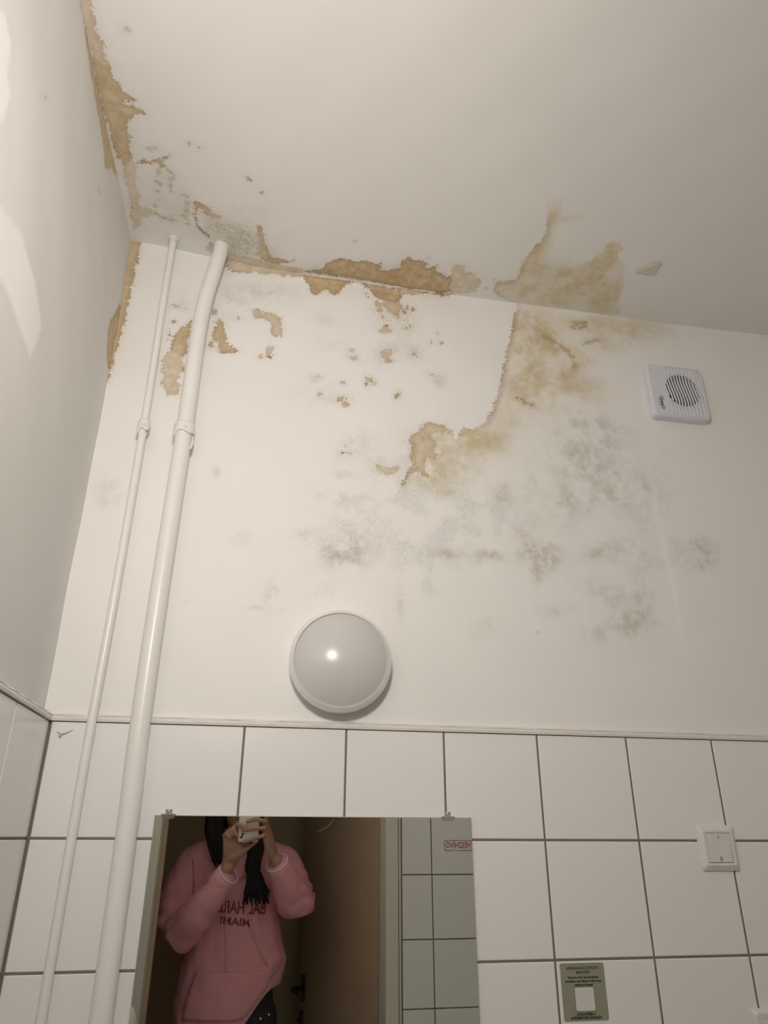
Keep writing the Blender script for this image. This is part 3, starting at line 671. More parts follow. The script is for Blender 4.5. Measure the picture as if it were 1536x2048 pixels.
  'old': [(1,[(-0.723,0.758),(-0.654,0.787),(-0.604,0.806),(-0.559,0.796),(-0.512,0.789),(-0.474,0.771),(-0.449,0.756),(-0.455,0.717),(-0.465,0.688),(-0.5,0.692),(-0.541,0.697),(-0.576,0.704),(-0.618,0.703),(-0.665,0.678)]),  # outlines of the painted reflections, not of an older coat
    (1,[(-0.864,0.924),(-0.806,0.982),(-0.772,0.973),(-0.759,0.931),(-0.737,0.921),(-0.735,0.873),(-0.779,0.807)])],
  'relief': [],
  'crust': [],
  'edgew': [],
  'speck': [],
 },
}

# ------------------------------------------------------------------ plaster surfaces with their stains
CE = 1.357           # ceiling above eye level
YB = 0.006           # plaster face of the mirror wall (tiles stand 6 mm proud)
XR = 1.84            # wall on the far side
YF = -1.40           # wall with the door

def seg_dist(P, poly):
    """signed distance of points to a polygon, positive inside"""
    pts = np.array(poly); d2 = np.full(len(P), 1e9); ins = np.zeros(len(P), bool)
    for a, b in zip(pts, np.roll(pts, -1, 0)):
        e = b - a; w = P - a
        t = np.clip((w @ e) / max(e @ e, 1e-12), 0, 1)
        q = w - t[:, None] * e
        d2 = np.minimum(d2, (q * q).sum(1))
        c = ((a[1] > P[:, 1]) != (b[1] > P[:, 1]))
        if abs(b[1] - a[1]) > 1e-12:
            ins ^= c & (P[:, 0] < (b[0] - a[0]) * (P[:, 1] - a[1]) / (b[1] - a[1]) + a[0])
    d = np.sqrt(d2)
    return np.where(ins, d, -d)

def fields(P, S, key):
    n = len(P)
    F = {k: np.zeros(n) for k in ('yel', 'grey', 'crust', 'relief', 'painted_sheen', 'edgew', 'speck')}
    peel = np.full(n, -0.04); tone = np.full(n, 0.5); old = np.full(n, -0.04)
    def merge(sel, d, t):
        cur = peel[sel]; up = d > cur
        idx = np.flatnonzero(sel)[up]
        peel[idx] = d[up]; tone[idx] = t
    for t, poly in S['peel']:
        p = np.array(poly); lo, hi = p.min(0) - 0.04, p.max(0) + 0.04
        sel = ((P > lo) & (P < hi)).all(1)
        if sel.any(): merge(sel, seg_dist(P[sel], poly), t)
    for x, y, a, b, c, r, t in S['spot']:
        D = P - (x, y); q = np.sqrt(np.maximum(0, a*D[:,0]**2 + 2*b*D[:,0]*D[:,1] + c*D[:,1]**2))
        sel = q < 8
        merge(sel, (1 - q[sel]) * r, t)
    for k in ('yel', 'grey', 'crust', 'relief', 'edgew', 'speck'):
        for x, y, a, b, c, r, amp in S[k]:
            D = P - (x, y); q = a*D[:,0]**2 + 2*b*D[:,0]*D[:,1] + c*D[:,1]**2
            F[k] = 1 - (1 - F[k]) * (1 - amp * np.exp(-0.5 * np.minimum(q, 60) ** 1.15))
    for _, poly in S['old']:
        old = np.maximum(old, np.clip(seg_dist(P, poly), -0.04, 0.04))
    F['dull'] = np.full(n, {'back': 0.0, 'ceil': 0.55, 'left': 0.85}[key])      # ceiling and side wall toned evenly greyer
    if key == 'left':
        F['painted_sheen'] = np.clip(old / 0.012 + 0.5, 0, 1); old[:] = -0.04  # bright gloss reflections painted on the left wall as whiter patches
    F.update(peel=np.clip(peel, -0.04, 0.04), tone=tone, old=old)
    return F

def fbm(P, scale, octaves, rnd):
    """smooth value noise, several octaves, for the broad blotches"""
    out = np.zeros(len(P)); amp, tot = 1.0, 0.0
    for _ in range(octaves):
        tab = rnd.rand(256, 256)
        a, b = rnd.rand() * 6.28, rnd.rand(2) * 50 + 60
        q = np.stack([P[:, 0] * math.cos(a) - P[:, 1] * math.sin(a), P[:, 0] * math.sin(a) + P[:, 1] * math.cos(a)], 1) * scale + b
        i = np.floor(q).astype(int); f = q - i; f = f * f * (3 - 2 * f)
        g = lambda dx, dy: tab[(i[:, 0] + dx) % 256, (i[:, 1] + dy) % 256]
        v = (g(0, 0) * (1 - f[:, 0]) + g(1, 0) * f[:, 0]) * (1 - f[:, 1]) + (g(0, 1) * (1 - f[:, 0]) + g(1, 1) * f[:, 0]) * f[:, 1]
        out += amp * v; tot += amp; amp *= 0.6; scale *= 2.03
    return 0.5 + (out / tot - 0.5) * 1.5

def axis(stops):
    out = []
    for (a, b, d) in stops:
        k = max(1, int(round(abs(b - a) / d)))
        out += list(np.linspace(a, b, k, endpoint=False))
    return np.array(out + [stops[-1][1]])

def plaster(name, us, vs, fn, key, flip=False):
    U, V = np.meshgrid(us, vs)
    P = np.stack([U.ravel(), V.ravel()], 1)
    X = fn(P[:, 0], P[:, 1])
    nu, nv = len(us), len(vs)
    i = np.arange(nu * nv).reshape(nv, nu)
    q = np.stack([i[:-1, :-1], i[:-1, 1:], i[1:, 1:], i[1:, :-1]], -1).reshape(-1, 4)
    if flip: q = q[:, ::-1]
    me = bpy.data.meshes.new(name)
    me.vertices.add(len(X)); me.vertices.foreach_set('co', X.astype(np.float32).ravel())
    me.loops.add(q.size); me.loops.foreach_set('vertex_index', q.astype(np.int32).ravel())
    me.polygons.add(len(q)); me.polygons.foreach_set('loop_start', np.arange(0, q.size, 4, dtype=np.int32))
    me.polygons.foreach_set('use_smooth', np.ones(len(q), bool))
    me.materials.append(M['plaster'])
    Fd = fields(P, STAINS[key], key)
    rnd = np.random.RandomState(len(key) * 7 + nu)
    Fd['lo'] = fbm(P, 9, 3, rnd); Fd['bl'] = fbm(P, 22, 5, rnd)
    for k, a in Fd.items():
        at = me.attributes.new(k, 'FLOAT', 'POINT'); at.data.foreach_set('value', a.astype(np.float32))
    me.update(); me.validate()
    return struct(link(name, me))

def wav(a, b):
    return 0.0011 * np.sin(a * 9.1 + 1.3 * np.sin(b * 5.7)) + 0.0009 * np.sin(b * 11.3 + 2.0 * np.sin(a * 4.1)) + 0.0005 * np.sin(a * 31 + b * 23)

def f_back(x, z):
    y = YB + wav(x, z)
    win = np.clip((x - 0.17) / 0.08, 0, 1) * np.clip((0.62 - x) / 0.1, 0, 1)
    y = y - 0.006 * np.exp(-((z - (CE - 0.010)) / 0.007) ** 2) * win
    # the vertical edge of an old repair beside the fan
    y = y - 0.0022 / (1 + np.exp(-(x - (1.165 + 0.02 * (0.95 - z))) / 0.003)) * np.exp(-((z - 0.62) / 0.26) ** 4)
    return np.stack([x, y, z + Z0], 1)

def f_ceil(x, y):
    z = CE + 0.040 * np.exp(-((x + 0.18) / 0.24) ** 2 - (y / 0.32) ** 2) + wav(x, y) * 0.8
    return np.stack([x, y, z + Z0], 1)

def f_left(y, z):
    s = np.clip((z - 0.95) / 0.45, 0, 1)
    x = -0.1755 - 0.012 * s * s * (3 - 2 * s) + wav(y, z)
    return np.stack([x, y, z + Z0], 1)

wall_back = plaster('wall_back', axis([(-0.20, 1.72, 0.004), (1.72, XR, 0.02)]), axis([(0.200, CE + 0.06, 0.004)]), f_back, 'back', flip=False)
ceiling = plaster('ceiling', axis([(-0.20, XR, 0.005)]), axis([(YB + 0.004, -0.80, 0.005), (-0.80, YF - 0.02, 0.05)]), f_ceil, 'ceil', flip=False)
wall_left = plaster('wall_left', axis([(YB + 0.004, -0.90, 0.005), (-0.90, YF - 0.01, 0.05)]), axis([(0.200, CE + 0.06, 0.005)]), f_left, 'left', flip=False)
for o, l in ((wall_back, 'white plaster wall with tan flaking and grey mould above the tiles'),
             (ceiling, 'white plaster ceiling with tan damp stains along its edges'),
             (wall_left, 'plain white plaster side wall beside the pipes')):
    o['label'] = l

# loose triangular flake hanging off the ceiling
F0 = Z0 + CE
fl = MB().add([(1.112, -0.166, F0-0.0035), (1.132, -0.195, F0-0.001), (1.158, -0.213, F0-0.006), (1.157, -0.175, F0-0.009),
               (1.112, -0.166, F0-0.0020), (1.132, -0.195, F0+0.001), (1.158, -0.213, F0-0.004), (1.157, -0.175, F0-0.007)],
              [(0,1,2,3), (7,6,5,4), (0,4,5,1), (1,5,6,2), (2,6,7,3), (3,7,4,0)])

# bed under the tiles, and the tiles one by one
TILE_TOP = 0.2012
rows_b = [TILE_TOP, 0.0] + [-0.2023 * k for k in range(1, 8)] + [-Z0]
def tile_mesh(w, h, t=0.007, cache={}):
    key = (round(w, 4), round(h, 4))
    if key in cache: return cache[key]
    b = 0.0014; d = 0.0011
    x0, x1, y0, y1 = -w/2, w/2, -h/2, h/2
    vs = [(x0,y0,0),(x1,y0,0),(x1,y1,0),(x0,y1,0),(x0,y0,t-d),(x1,y0,t-d),(x1,y1,t-d),(x0,y1,t-d),
          (x0+b,y0+b,t),(x1-b,y0+b,t),(x1-b,y1-b,t),(x0+b,y1-b,t)]
    fs = [(0,1,5,4),(1,2,6,5),(2,3,7,6),(3,0,4,7),(4,5,9,8),(5,6,10,9),(6,7,11,10),(7,4,8,11),(8,9,10,11)]
    cache[key] = MB().add(vs, fs).mesh('tile', M['tile'])
    return cache[key]

rt = random.Random(3)
def lay(parent, frame, cols, rows, joint=0.0042):
    for a, b in zip(cols, cols[1:]):
        for c, d in zip(rows, rows[1:]):
            w, h = abs(b - a) - joint, abs(c - d) - joint
            if w < 0.02 or h < 0.02: continue
            o = link('tile', tile_mesh(w, h), parent)
            o.matrix_world = frame((a + b) / 2, (c + d) / 2) @ Matrix.Rotation(rt.uniform(-1, 1) * 0.0022, 4, 'X') @ Matrix.Rotation(rt.uniform(-1, 1) * 0.0022, 4, 'Y')

bed = MB().box((-0.20, 0.0022, 0), (XR, 0.05, Z0 + 0.203)).build('grout_bed', M['grout'], wall_back)
lay(wall_back, lambda x, z: on_back(x, z, 0.0072), [-0.1570] + [0.2 * k for k in range(0, 10)] + [XR], rows_b)
XL = -0.159
bed = MB().box((-0.21, YF - 0.01, 0), (XL - 0.0022, 0.004, Z0 + 0.203)).build('grout_bed', M['grout'], wall_left)
def on_left(y, z):
    return Matrix(((0,0,1,XL - 0.0072),(1,0,0,y),(0,1,0,z + Z0),(0,0,0,1)))
lay(wall_left, on_left, [-0.002, -0.216, -0.416, -0.616, -0.816, -1.016, -1.216, YF], rows_b)

# painted plastic strip that closes the tiles
def strip(name, a, b, out):
    """profile in (out, up) swept from a to b"""
    prof = [(-0.012, -0.0005), (0.003, -0.0005), (0.004, 0.004), (0.0028, 0.0062), (0.0015, 0.0068), (0.0015, 0.0085), (0.0022, 0.0100), (0.0005, 0.0125), (-0.005, 0.0135), (-0.012, 0.0135)]
    a, b, out = Vector(a), Vector(b), Vector(out)
    n = 60; vs, fs = [], []
    k = len(prof)
    for i in range(n + 1):
        p = a.lerp(b, i / n)
        for j, (o, u) in enumerate(prof):
            w = 0.0006 * math.sin(i * 1.9 + j * 2.3) * (1 if j > 4 else 0.2)
            vs.append(p + out * (o + w) + Vector((0, 0, u + w * (1 if j > 5 else 0))))
    for i in range(n):
        for j in range(k):
            j2 = (j + 1) % k
            fs.append((i*k+j, i*k+j2, (i+1)*k+j2, (i+1)*k+j))
    fs += [tuple(range(k)), tuple(n*k + j for j in range(k))[::-1]]
    return struct(MB().add(vs, fs).build(name, M['trim']))
tag(strip('trim_1', (XL + 0.003, -0.0005, Z0 + TILE_TOP), (XR, -0.0005, Z0 + TILE_TOP), (0, -1, 0)), 'white painted edging strip along the top of the mirror wall tiles')
tag(strip('trim_2', (XL + 0.0005, YF, Z0 + TILE_TOP), (XL + 0.0005, 0.0, Z0 + TILE_TOP), (1, 0, 0)), 'white painted edging strip along the top of the side wall tiles')

# the rest of the shell
DX0, DX1, DTOP = -0.069, 0.735, 0.50      # door opening
WT = 0.12                                 # thickness of the door wall
wf = MB()
wf.box((-0.30, YF - WT, 0), (DX0 - 0.012, YF, Z0 + CE + 0.08))
wf.box((DX1 + 0.012, YF - WT, 0), (XR + 0.1, YF, Z0 + CE + 0.08))
wf.box((DX0 - 0.012, YF - WT, Z0 + DTOP + 0.012), (DX1 + 0.012, YF, Z0 + CE + 0.08))
wall_front = tag(struct(wf.build('wall_front', M['paint'])), 'wall with the doorway, white paint above tiles, seen in the mirror')
MB().box((DX1 + 0.05, YF - 0.001, 0), (XR, YF + 0.0022, Z0 + 0.287)).build('grout_bed', M['grout'], wall_front)
lay(wall_front, lambda x, z: on_front(x, z, YF), [0.7935, 0.9070] + [0.907 + 0.2035 * k for k in range(1, 5)] + [XR], [0.287, 0.084] + [-0.119 - 0.2045 * k for k in range(0, 7)])
tag(struct(MB().box((XR, YF - 0.05, 0), (XR + 0.1, 0.06, Z0 + CE + 0.08)).build('wall_right', M['paint'])), 'plain white end wall far from the pipes')
tag(struct(MB().box((-0.62, -2.6, -0.08), (XR + 0.1, 0.06, 0.0)).build('floor', M['floor'])), 'grey floor of the washroom')
MB_roof = MB().box((-0.30, YF - WT, Z0 + CE + 0.07), (XR + 0.1, 0.06, Z0 + CE + 0.13)).build('slab', M['paint'], ceiling)
MB().box((-0.30, 0.05, 0), (XR + 0.1, 0.12, Z0 + CE + 0.08)).build('masonry', M['paint'], wall_back)
MB().box((-0.32, YF, 0), (-0.2005, 0.12, Z0 + CE + 0.08)).build('masonry', M['paint'], wall_left)
fo = fl.build('paint_flake', M['flake'], ceiling)

# hall behind the doorway
HZ = Z0 + 1.0
tag(struct(MB().box((-0.62, -2.6, 0), (-0.50, YF - WT, HZ)).build('wall_hall_left', M['hall'])), 'dim tan hall wall behind the open doorway')
tag(struct(MB().box((-0.50, -2.6, 0), (1.5, -2.5, HZ)).build('wall_hall_back', M['hall'])), 'dim tan hall end wall behind the person')
tag(struct(MB().box((1.5, -2.6, 0), (1.6, YF - WT, HZ)).build('wall_hall_right', M['hall'])), 'dim tan hall wall behind the open door leaf')
tag(struct(MB().box((-0.62, -2.6, HZ), (1.6, YF - WT, HZ + 0.1)).build('ceiling_hall', M['hall'])), 'low dim ceiling of the hall behind the doorway')

# door frame and leaf
fr = bpy.data.objects.new('door_1', None); COL.objects.link(fr); fr.location = (DX0, YF, 0); struct(fr)
fr['label'] = 'grey green enamelled door frame around the open doorway'
def fbox(name, lo, hi, mat, bev=0.002):
    o = MB().box(lo, hi).build(name, mat, None, bevel=bev); o.parent = fr; o.matrix_parent_inverse = Matrix.Translation(fr.location).inverted(); return o
fbox('casing', (DX0 - 0.050, YF - 0.001, 0), (DX0, YF + 0.014, Z0 + DTOP + 0.05), M['frame'])
fbox('casing', (DX1, YF - 0.001, 0), (DX1 + 0.045, YF + 0.014, Z0 + DTOP + 0.05), M['frame'])
fbox('casing', (DX0, YF - 0.001, Z0 + DTOP), (DX1, YF + 0.014, Z0 + DTOP + 0.05), M['frame'])
fbox('jamb', (DX0 - 0.012, YF - WT - 0.004, 0), (DX0, YF + 0.001, Z0 + DTOP + 0.012), M['frame'])
fbox('jamb', (DX1, YF - WT - 0.004, 0), (DX1 + 0.012, YF + 0.001, Z0 + DTOP + 0.012), M['frame'])
fbox('jamb', (DX0, YF - WT - 0.004, Z0 + DTOP), (DX1, YF + 0.001, Z0 + DTOP + 0.012), M['frame'])
fbox('door_stop', (DX0, YF - WT + 0.02, 0), (DX0 + 0.014, YF - WT + 0.05, Z0 + DTOP), M['door'])
fbox('edge_strip', (DX1 + 0.0475, YF - 0.001, 0), (DX1 + 0.0555, YF + 0.010, Z0 + DTOP + 0.05), M['frame'], 0.001)

leaf = bpy.data.objects.new('door_2', None); COL.objects.link(leaf); struct(leaf)
leaf['label'] = 'dark brown door leaf standing open behind the person'
hinge = Vector((DX1 - 0.004, YF - WT - 0.01, 0)); free = Vector((0.508, -2.24, 0))
d = (free - hinge); LW = d.length
leaf.matrix_world = Matrix.Translation(hinge) @ Matrix.Rotation(math.atan2(d.y, d.x), 4, 'Z')
o = MB().box((0, 0.0, 0.01), (LW, 0.038, Z0 + DTOP - 0.005)).build('leaf_panel', M['door'], leaf, bevel=0.002)
# the face looking into the doorway is local -y
hz = Z0 - 0.585
o = MB().prism(rrect(0.040, 0.10, 0.012), Matrix(((1,0,0,LW-0.055),(0,0,-1,0.0),(0,1,0,hz),(0,0,0,1))), -0.001, 0.007).build('handle_plate', M['dark_metal'], leaf)
MB().tube([(LW-0.055, -0.005, hz), (LW-0.055, -0.045, hz), (LW-0.062, -0.056, hz), (LW-0.08, -0.060, hz), (LW-0.17, -0.060, hz-0.004)], [0.009, 0.009, 0.009, 0.0085, 0.0075], 12).build('lever', M['dark_metal'], leaf)
MB().prism(rrect(0.040, 0.075, 0.018), Matrix(((1,0,0,LW-0.055),(0,0,-1,0.0),(0,1,0,hz-0.115),(0,0,0,1))), -0.001, 0.010).build('lock_plate', M['dark_metal'], leaf)
MB().tube([(LW-0.055, -0.008, hz-0.115), (LW-0.055, -0.022, hz-0.115)], 0.009, 14).build('lock_cylinder', M['dark'], leaf)
for k in (0.22, 1.82):
    MB().tube([(-0.004, -0.004, k), (-0.004, -0.004, k + 0.09)], 0.006, 10).build('hinge', M['dark_metal'], leaf)

# ------------------------------------------------------------------ pipes
def pipe_run(pts, r, n=20, sub=8):
    """smooth path through pts (Catmull-Rom)"""
    P = [Vector(p) for p in pts]; out = []
    for i in range(len(P) - 1):
        p0, p1, p2, p3 = P[max(i-1,0)], P[i], P[i+1], P[min(i+2,len(P)-1)]
        for k in range(sub):
            t = k / sub
            out.append(0.5 * ((2*p1) + (p2-p0)*t + (2*p0-5*p1+4*p2-p3)*t*t + (-p0+3*p1-3*p2+p3)*t*t*t))
    out.append(P[-1])
    return MB().tube(out, r, n)

Z = Z0
tp = thing('water_pipe', 'thin white painted pipe with a clamp, beside the side wall', 'pipe', (-0.08, -0.026, 0))
def kid(o, root):
    o.parent = root; o.matrix_parent_inverse = Matrix.Translation(root.location).inverted(); return o
kid(pipe_run([(-0.081,-0.026,0.0), (-0.080,-0.026,Z-0.5), (-0.0805,-0.026,Z), (-0.0795,-0.027,Z+0.2), (-0.076,-0.028,Z+0.45), (-0.0745,-0.028,Z+0.80), (-0.0755,-0.028,Z+1.0), (-0.0775,-0.028,Z+1.2), (-0.078,-0.028,Z+1.405)], 0.0085).build('tube', M['pipe']), tp)
kid(pipe_run([(-0.078,-0.028,Z+1.372), (-0.0782,-0.0285,Z+1.385), (-0.078,-0.028,Z+1.402)], [0.010]*8+[0.013]*8+[0.0135]).build('ceiling_collar', M['trim']), tp)
def clamp(root, x, y, z, r, hook):
    c = MB()
    prof = [(r + 0.0005, -0.013), (r + 0.004, -0.0135), (r + 0.0052, -0.010), (r + 0.0045, 0.0), (r + 0.0052, 0.010), (r + 0.004, 0.0135), (r + 0.0005, 0.013)]
    n = 28; vs, fs = [], []
    for i, (rr, h) in enumerate(prof):
        for k in range(n):
            a = 2 * math.pi * k / n
            hh = h + (0.004 * math.sin(a * 3 + 1) if h < 0 else 0.002 * math.sin(a * 2)) + 0.004 * math.cos(a + 0.6)
            vs.append((x + rr * math.cos(a), y + rr * math.sin(a), z + hh))
    for i in range(len(prof) - 1):
        for k in range(n):
            fs.append((i*n+k, i*n+(k+1) % n, (i+1)*n+(k+1) % n, (i+1)*n+k))
    c.add(vs, fs, True)
    c.box((x - 0.005, y + r, z - 0.007), (x + 0.005, YB + 0.002, z + 0.007))
    o = kid(c.build('clamp', M['pipe']), root)
    s = kid(MB().tube([(x + r*0.2, y - r - 0.001, z), (x + r*0.2, y - r - 0.007, z - 0.001)], [0.005, 0.004], 10).build('clamp_screw', M['pipe']), root)
    if hook:
        kid(MB().tube([(x + r + 0.002, y, z - 0.012), (x + r + 0.003, y - 0.002, z - 0.03), (x + r + 0.001, y - 0.004, z - 0.045), (x + r - 0.006, y - 0.008, z - 0.047)], [0.003, 0.0028, 0.0025, 0.002], 8).build('clamp_tail', M['pipe']), root)
clamp(tp, -0.0743, -0.028, Z + 0.832, 0.0085, False)
hp = thing('heating_pipe', 'thick white painted pipe bending near the ceiling, with a clamp', 'pipe', (0.012, -0.034, 0))
kid(pipe_run([(0.012,-0.034,0.0), (0.012,-0.034,Z-0.5), (0.011,-0.034,Z), (0.008,-0.034,Z+0.2), (0.009,-0.034,Z+0.45), (0.014,-0.034,Z+0.84), (0.0145,-0.034,Z+1.02), (0.0165,-0.035,Z+1.14), (0.023,-0.036,Z+1.22), (0.033,-0.038,Z+1.29), (0.041,-0.040,Z+1.345), (0.044,-0.041,Z+1.385)], 0.0183, 28).build('tube', M['pipe']), hp)
clamp(hp, 0.014, -0.034, Z + 0.828, 0.0183, True)

# ------------------------------------------------------------------ round lamps
def round_lamp(name, label, frame, r, lit):
    t = thing(name, label, 'lamp', frame.translation)
    I = frame.translation
    def k(mb, nm, mat):
        o = mb.build(nm, mat); o.parent = t; o.matrix_parent_inverse = Matrix.Translation(I).inverted(); return o
    k(MB().lathe([(0.0, -0.004), (r*0.90, -0.004), (r*0.93, 0.004), (r*0.94, 0.020), (r*0.96, 0.026)], frame), 'base', M['plastic'])
    rm = MB().lathe([(r*0.94, 0.024), (r*0.985, 0.0245), (r*0.998, 0.027), (r*1.002, 0.036), (r*0.999, 0.0400)], frame, 96)
    rm.lathe([(r*0.999, 0.0400), (r*0.992, 0.0412)], frame, 96); rm.lathe([(r*0.992, 0.0412), (r*0.955, 0.0452), (r*0.919, 0.0480)], frame, 96); rm.lathe([(r*0.919, 0.0480), (r*0.913, 0.041)], frame, 96)
    k(rm, 'rim', M['rim'])
    s, a = 0.030, r * 0.915
    Rs = (a*a + s*s) / (2*s)
    prof = []
    for i in range(15):
        rr = a * (1 - i / 14)
        prof.append((max(rr, 0.0003), 0.044 + math.sqrt(Rs*Rs - rr*rr) - (Rs - s)))
    k(MB().lathe(prof, frame, 40 if lit else 96), 'dome', M['lit'] if lit else M['opal'])
    return t
round_lamp('wall_lamp', 'round unlit wall lamp with a silver rim and pale dome', on_back(0.381, 0.331, YB), 0.1045, False)
round_lamp('wall_lamp', 'lit round lamp on the wall over the doorway', on_front(LAMP_X, LAMP_Z, YF), 0.108, True)

# ------------------------------------------------------------------ extractor fan
FX, FZ, FS = 1.2755, 1.0995, 0.166
fan = thing('extractor_fan', 'square white extractor fan with a round curved grille high on the wall', 'fan', (FX, 0, Z + FZ))
F = on_back(FX, FZ, YB)
def fk(mb, nm, mat, **kw):
    o = mb.build(nm, mat, None, **kw); return kid(o, fan)
GC, GR = (0.013, 0.004), 0.050
def ring_plate(w, h, r, h0, h1, hole_c, hole_r, n=96):
    """rounded square plate with a round hole"""
    vs, fs = [], []
    outer = []
    for i in range(n):
        a = 2 * math.pi * i / n + 1e-4
        c, s = math.cos(a), math.sin(a)
        # superellipse outline
        e = 16.0
        k = (abs(c)**e + abs(s)**e) ** (-1/e)
        outer.append((w/2 * c * k, h/2 * s * k))
    for (x, y) in outer: vs.append((x*1.0, y*1.0, h0))
    for (x, y) in outer: vs.append((x, y, h1 - 0.006))
    for (x, y) in outer: vs.append((x*0.975, y*0.975, h1 - 0.0015))
    for (x, y) in outer: vs.append((x*0.95, y*0.95, h1))
    for i in range(n):
        a = 2 * math.pi * i / n + 1e-4
        vs.append((hole_c[0] + hole_r*math.cos(a), hole_c[1] + hole_r*math.sin(a), h1))
    for i in range(n):
        a = 2 * math.pi * i / n + 1e-4
        vs.append((hole_c[0] + hole_r*math.cos(a), hole_c[1] + hole_r*math.sin(a), h1 - 0.012))
    for j in range(5):
        for i in range(n):
            i2 = (i+1) % n
            fs.append((j*n+i, j*n+i2, (j+1)*n+i2, (j+1)*n+i))
    return [F @ Vector(v) for v in vs], fs
v_, f_ = ring_plate(FS, FS, 0.008, 0.0, 0.027, GC, GR)
fk(MB().add(v_, f_), 'cover', M['fan_plastic'])
fk(MB().lathe([(0.0, 0.014), (GR + 0.002, 0.014)], F @ Matrix.Translation((GC[0], GC[1], 0)), 40), 'recess', M['dark'])
ns = 12
for i in range(ns):
    u = (i + 0.5) / ns * 2 - 1
    x0 = GC[0] + u * GR * 1.02
    hh = GR * math.sqrt(max(0.02, 1 - u*u))
    path = []
    for k in range(9):
        q = k / 8 * 2 - 1
        path.append(F @ Vector((x0 - 0.0060 * math.sin(q * hh / GR * 1.9) , GC[1] + q * hh * 1.02, 0.0245)))
    fk(MB().tube(path, 0.0022, 6, True, (0.95, 1.5), up=(1, 0, 0)), 'slat', M['fan_plastic'])
for i in range(10):
    x = -0.028 + i * 0.0105
    for sgn in (1, -1):
        dx = x - GC[0]
        y0 = (GC[1] + sgn * (math.sqrt(max(0, (GR+0.004)**2 - dx*dx)) if abs(dx) < GR + 0.004 else 0.0))
        y1 = sgn * (FS/2 - 0.0045)
        if abs(y1 - y0) < 0.006: continue
        a, c = sorted((y0, y1))
        fk(MB().tube([F @ Vector((x, a, 0.0265)), F @ Vector((x, c, 0.0262))], 0.0026, 6), 'rib', M['fan_plastic'])
Lg = F @ Matrix.Translation((-0.055, -0.040, 0.0273))
oval = []
for k in range(25):
    a = math.radians(20 + 300 * k / 24)
    oval.append(Lg @ Vector((0.0075 * math.cos(a), 0.0005 + 0.019 * math.sin(a), 0.0)))
o = kid(MB().tube(oval, 0.0007, 6).build('logo_oval', M['grey_print']), fan)
lo_ = lettering('awenta', 0.0105, M['grey_print'], Lg @ Matrix.Rotation(math.radians(-90), 4, 'Z'), None, width=0.027, bold=0.0004, name='logo_lettering'); kid(lo_, fan)
kid(MB().lathe([(0.0, 0.0004), (0.0022, 0.0004)], Lg @ Matrix.Translation((0.0015, -0.0205, 0.0)), 14).build('logo_dot', M['grey_print']), fan)

# ------------------------------------------------------------------ light switch and the plate below it
SWX, SWZ = 1.1695, -0.0128
sw = thing('light_switch', 'square white rocker light switch on the tiles', 'switch', (SWX, 0, Z + SWZ))
W = on_back(SWX, SWZ, 0.0)
def frustum(w0, w1, h0, h1, inner, hin):
    """bevelled square frame with a square opening"""
    vs, fs = [], []
    rings = [(rrect(w0, w0, 0.006), -0.0005), (rrect(w0, w0, 0.006), h0), (rrect(w1, w1, 0.004), h1), (rrect(inner, inner, 0.002), h1 - 0.0006), (rrect(inner, inner, 0.002), hin)]
    n = len(rings[0][0])
    for poly, h in rings: vs += [(x, y, h) for x, y in poly]
    for j in range(len(rings) - 1):
        for i in range(n):
            i2 = (i+1) % n
            fs.append((j*n+i, j*n+i2, (j+1)*n+i2, (j+1)*n+i))
    return vs, fs
v_, f_ = frustum(0.0845, 0.064, 0.0035, 0.0105, 0.0555, 0.002)
kid(MB().add([W @ Vector(v) for v in v_], f_).build('frame', M['plastic']), sw)
# rocker tilted with its lower half pressed in
R_ = W @ Matrix.Translation((0, 0, 0.0098)) @ Matrix.Rotation(math.radians(4.0), 4, 'X')
kid(MB().prism(rrect(0.0535, 0.0535, 0.0025), R_, -0.008, 0.0).build('rocker', M['plastic'], None, bevel=0.0008), sw)
kid(MB().prism([(-0.0006,-0.0035),(0.0006,-0.0035),(0.0006,0.0035),(-0.0006,0.0035)], R_ @ Matrix.Translation((0, 0.0195, 0)), 0.0, 0.0003).build('on_mark', M['grey_print']), sw)
kid(MB().tube([R_ @ Vector((0.0024 * math.cos(a), -0.0205 + 0.0033 * math.sin(a), 0.0003)) for a in [2*math.pi*k/20 for k in range(21)]], 0.0006, 5).build('off_mark', M['grey_print']), sw)
pl = thing('blank_plate', 'flat blank white wall plate on the tiles below the light switch', 'plate', (1.222, 0, Z - 0.330))
P_ = on_back(1.222, -0.330, 0.0)
v_, f_ = frustum(0.0845, 0.072, 0.004, 0.0105, 0.0555, 0.004)
kid(MB().add([P_ @ Vector(v) for v in v_], f_).build('frame', M['plastic']), pl)
kid(MB().prism(rrect(0.0545, 0.0545, 0.0022), P_, 0.0, 0.0103).build('blank_insert', M['plastic'], None, bevel=0.0006), pl)

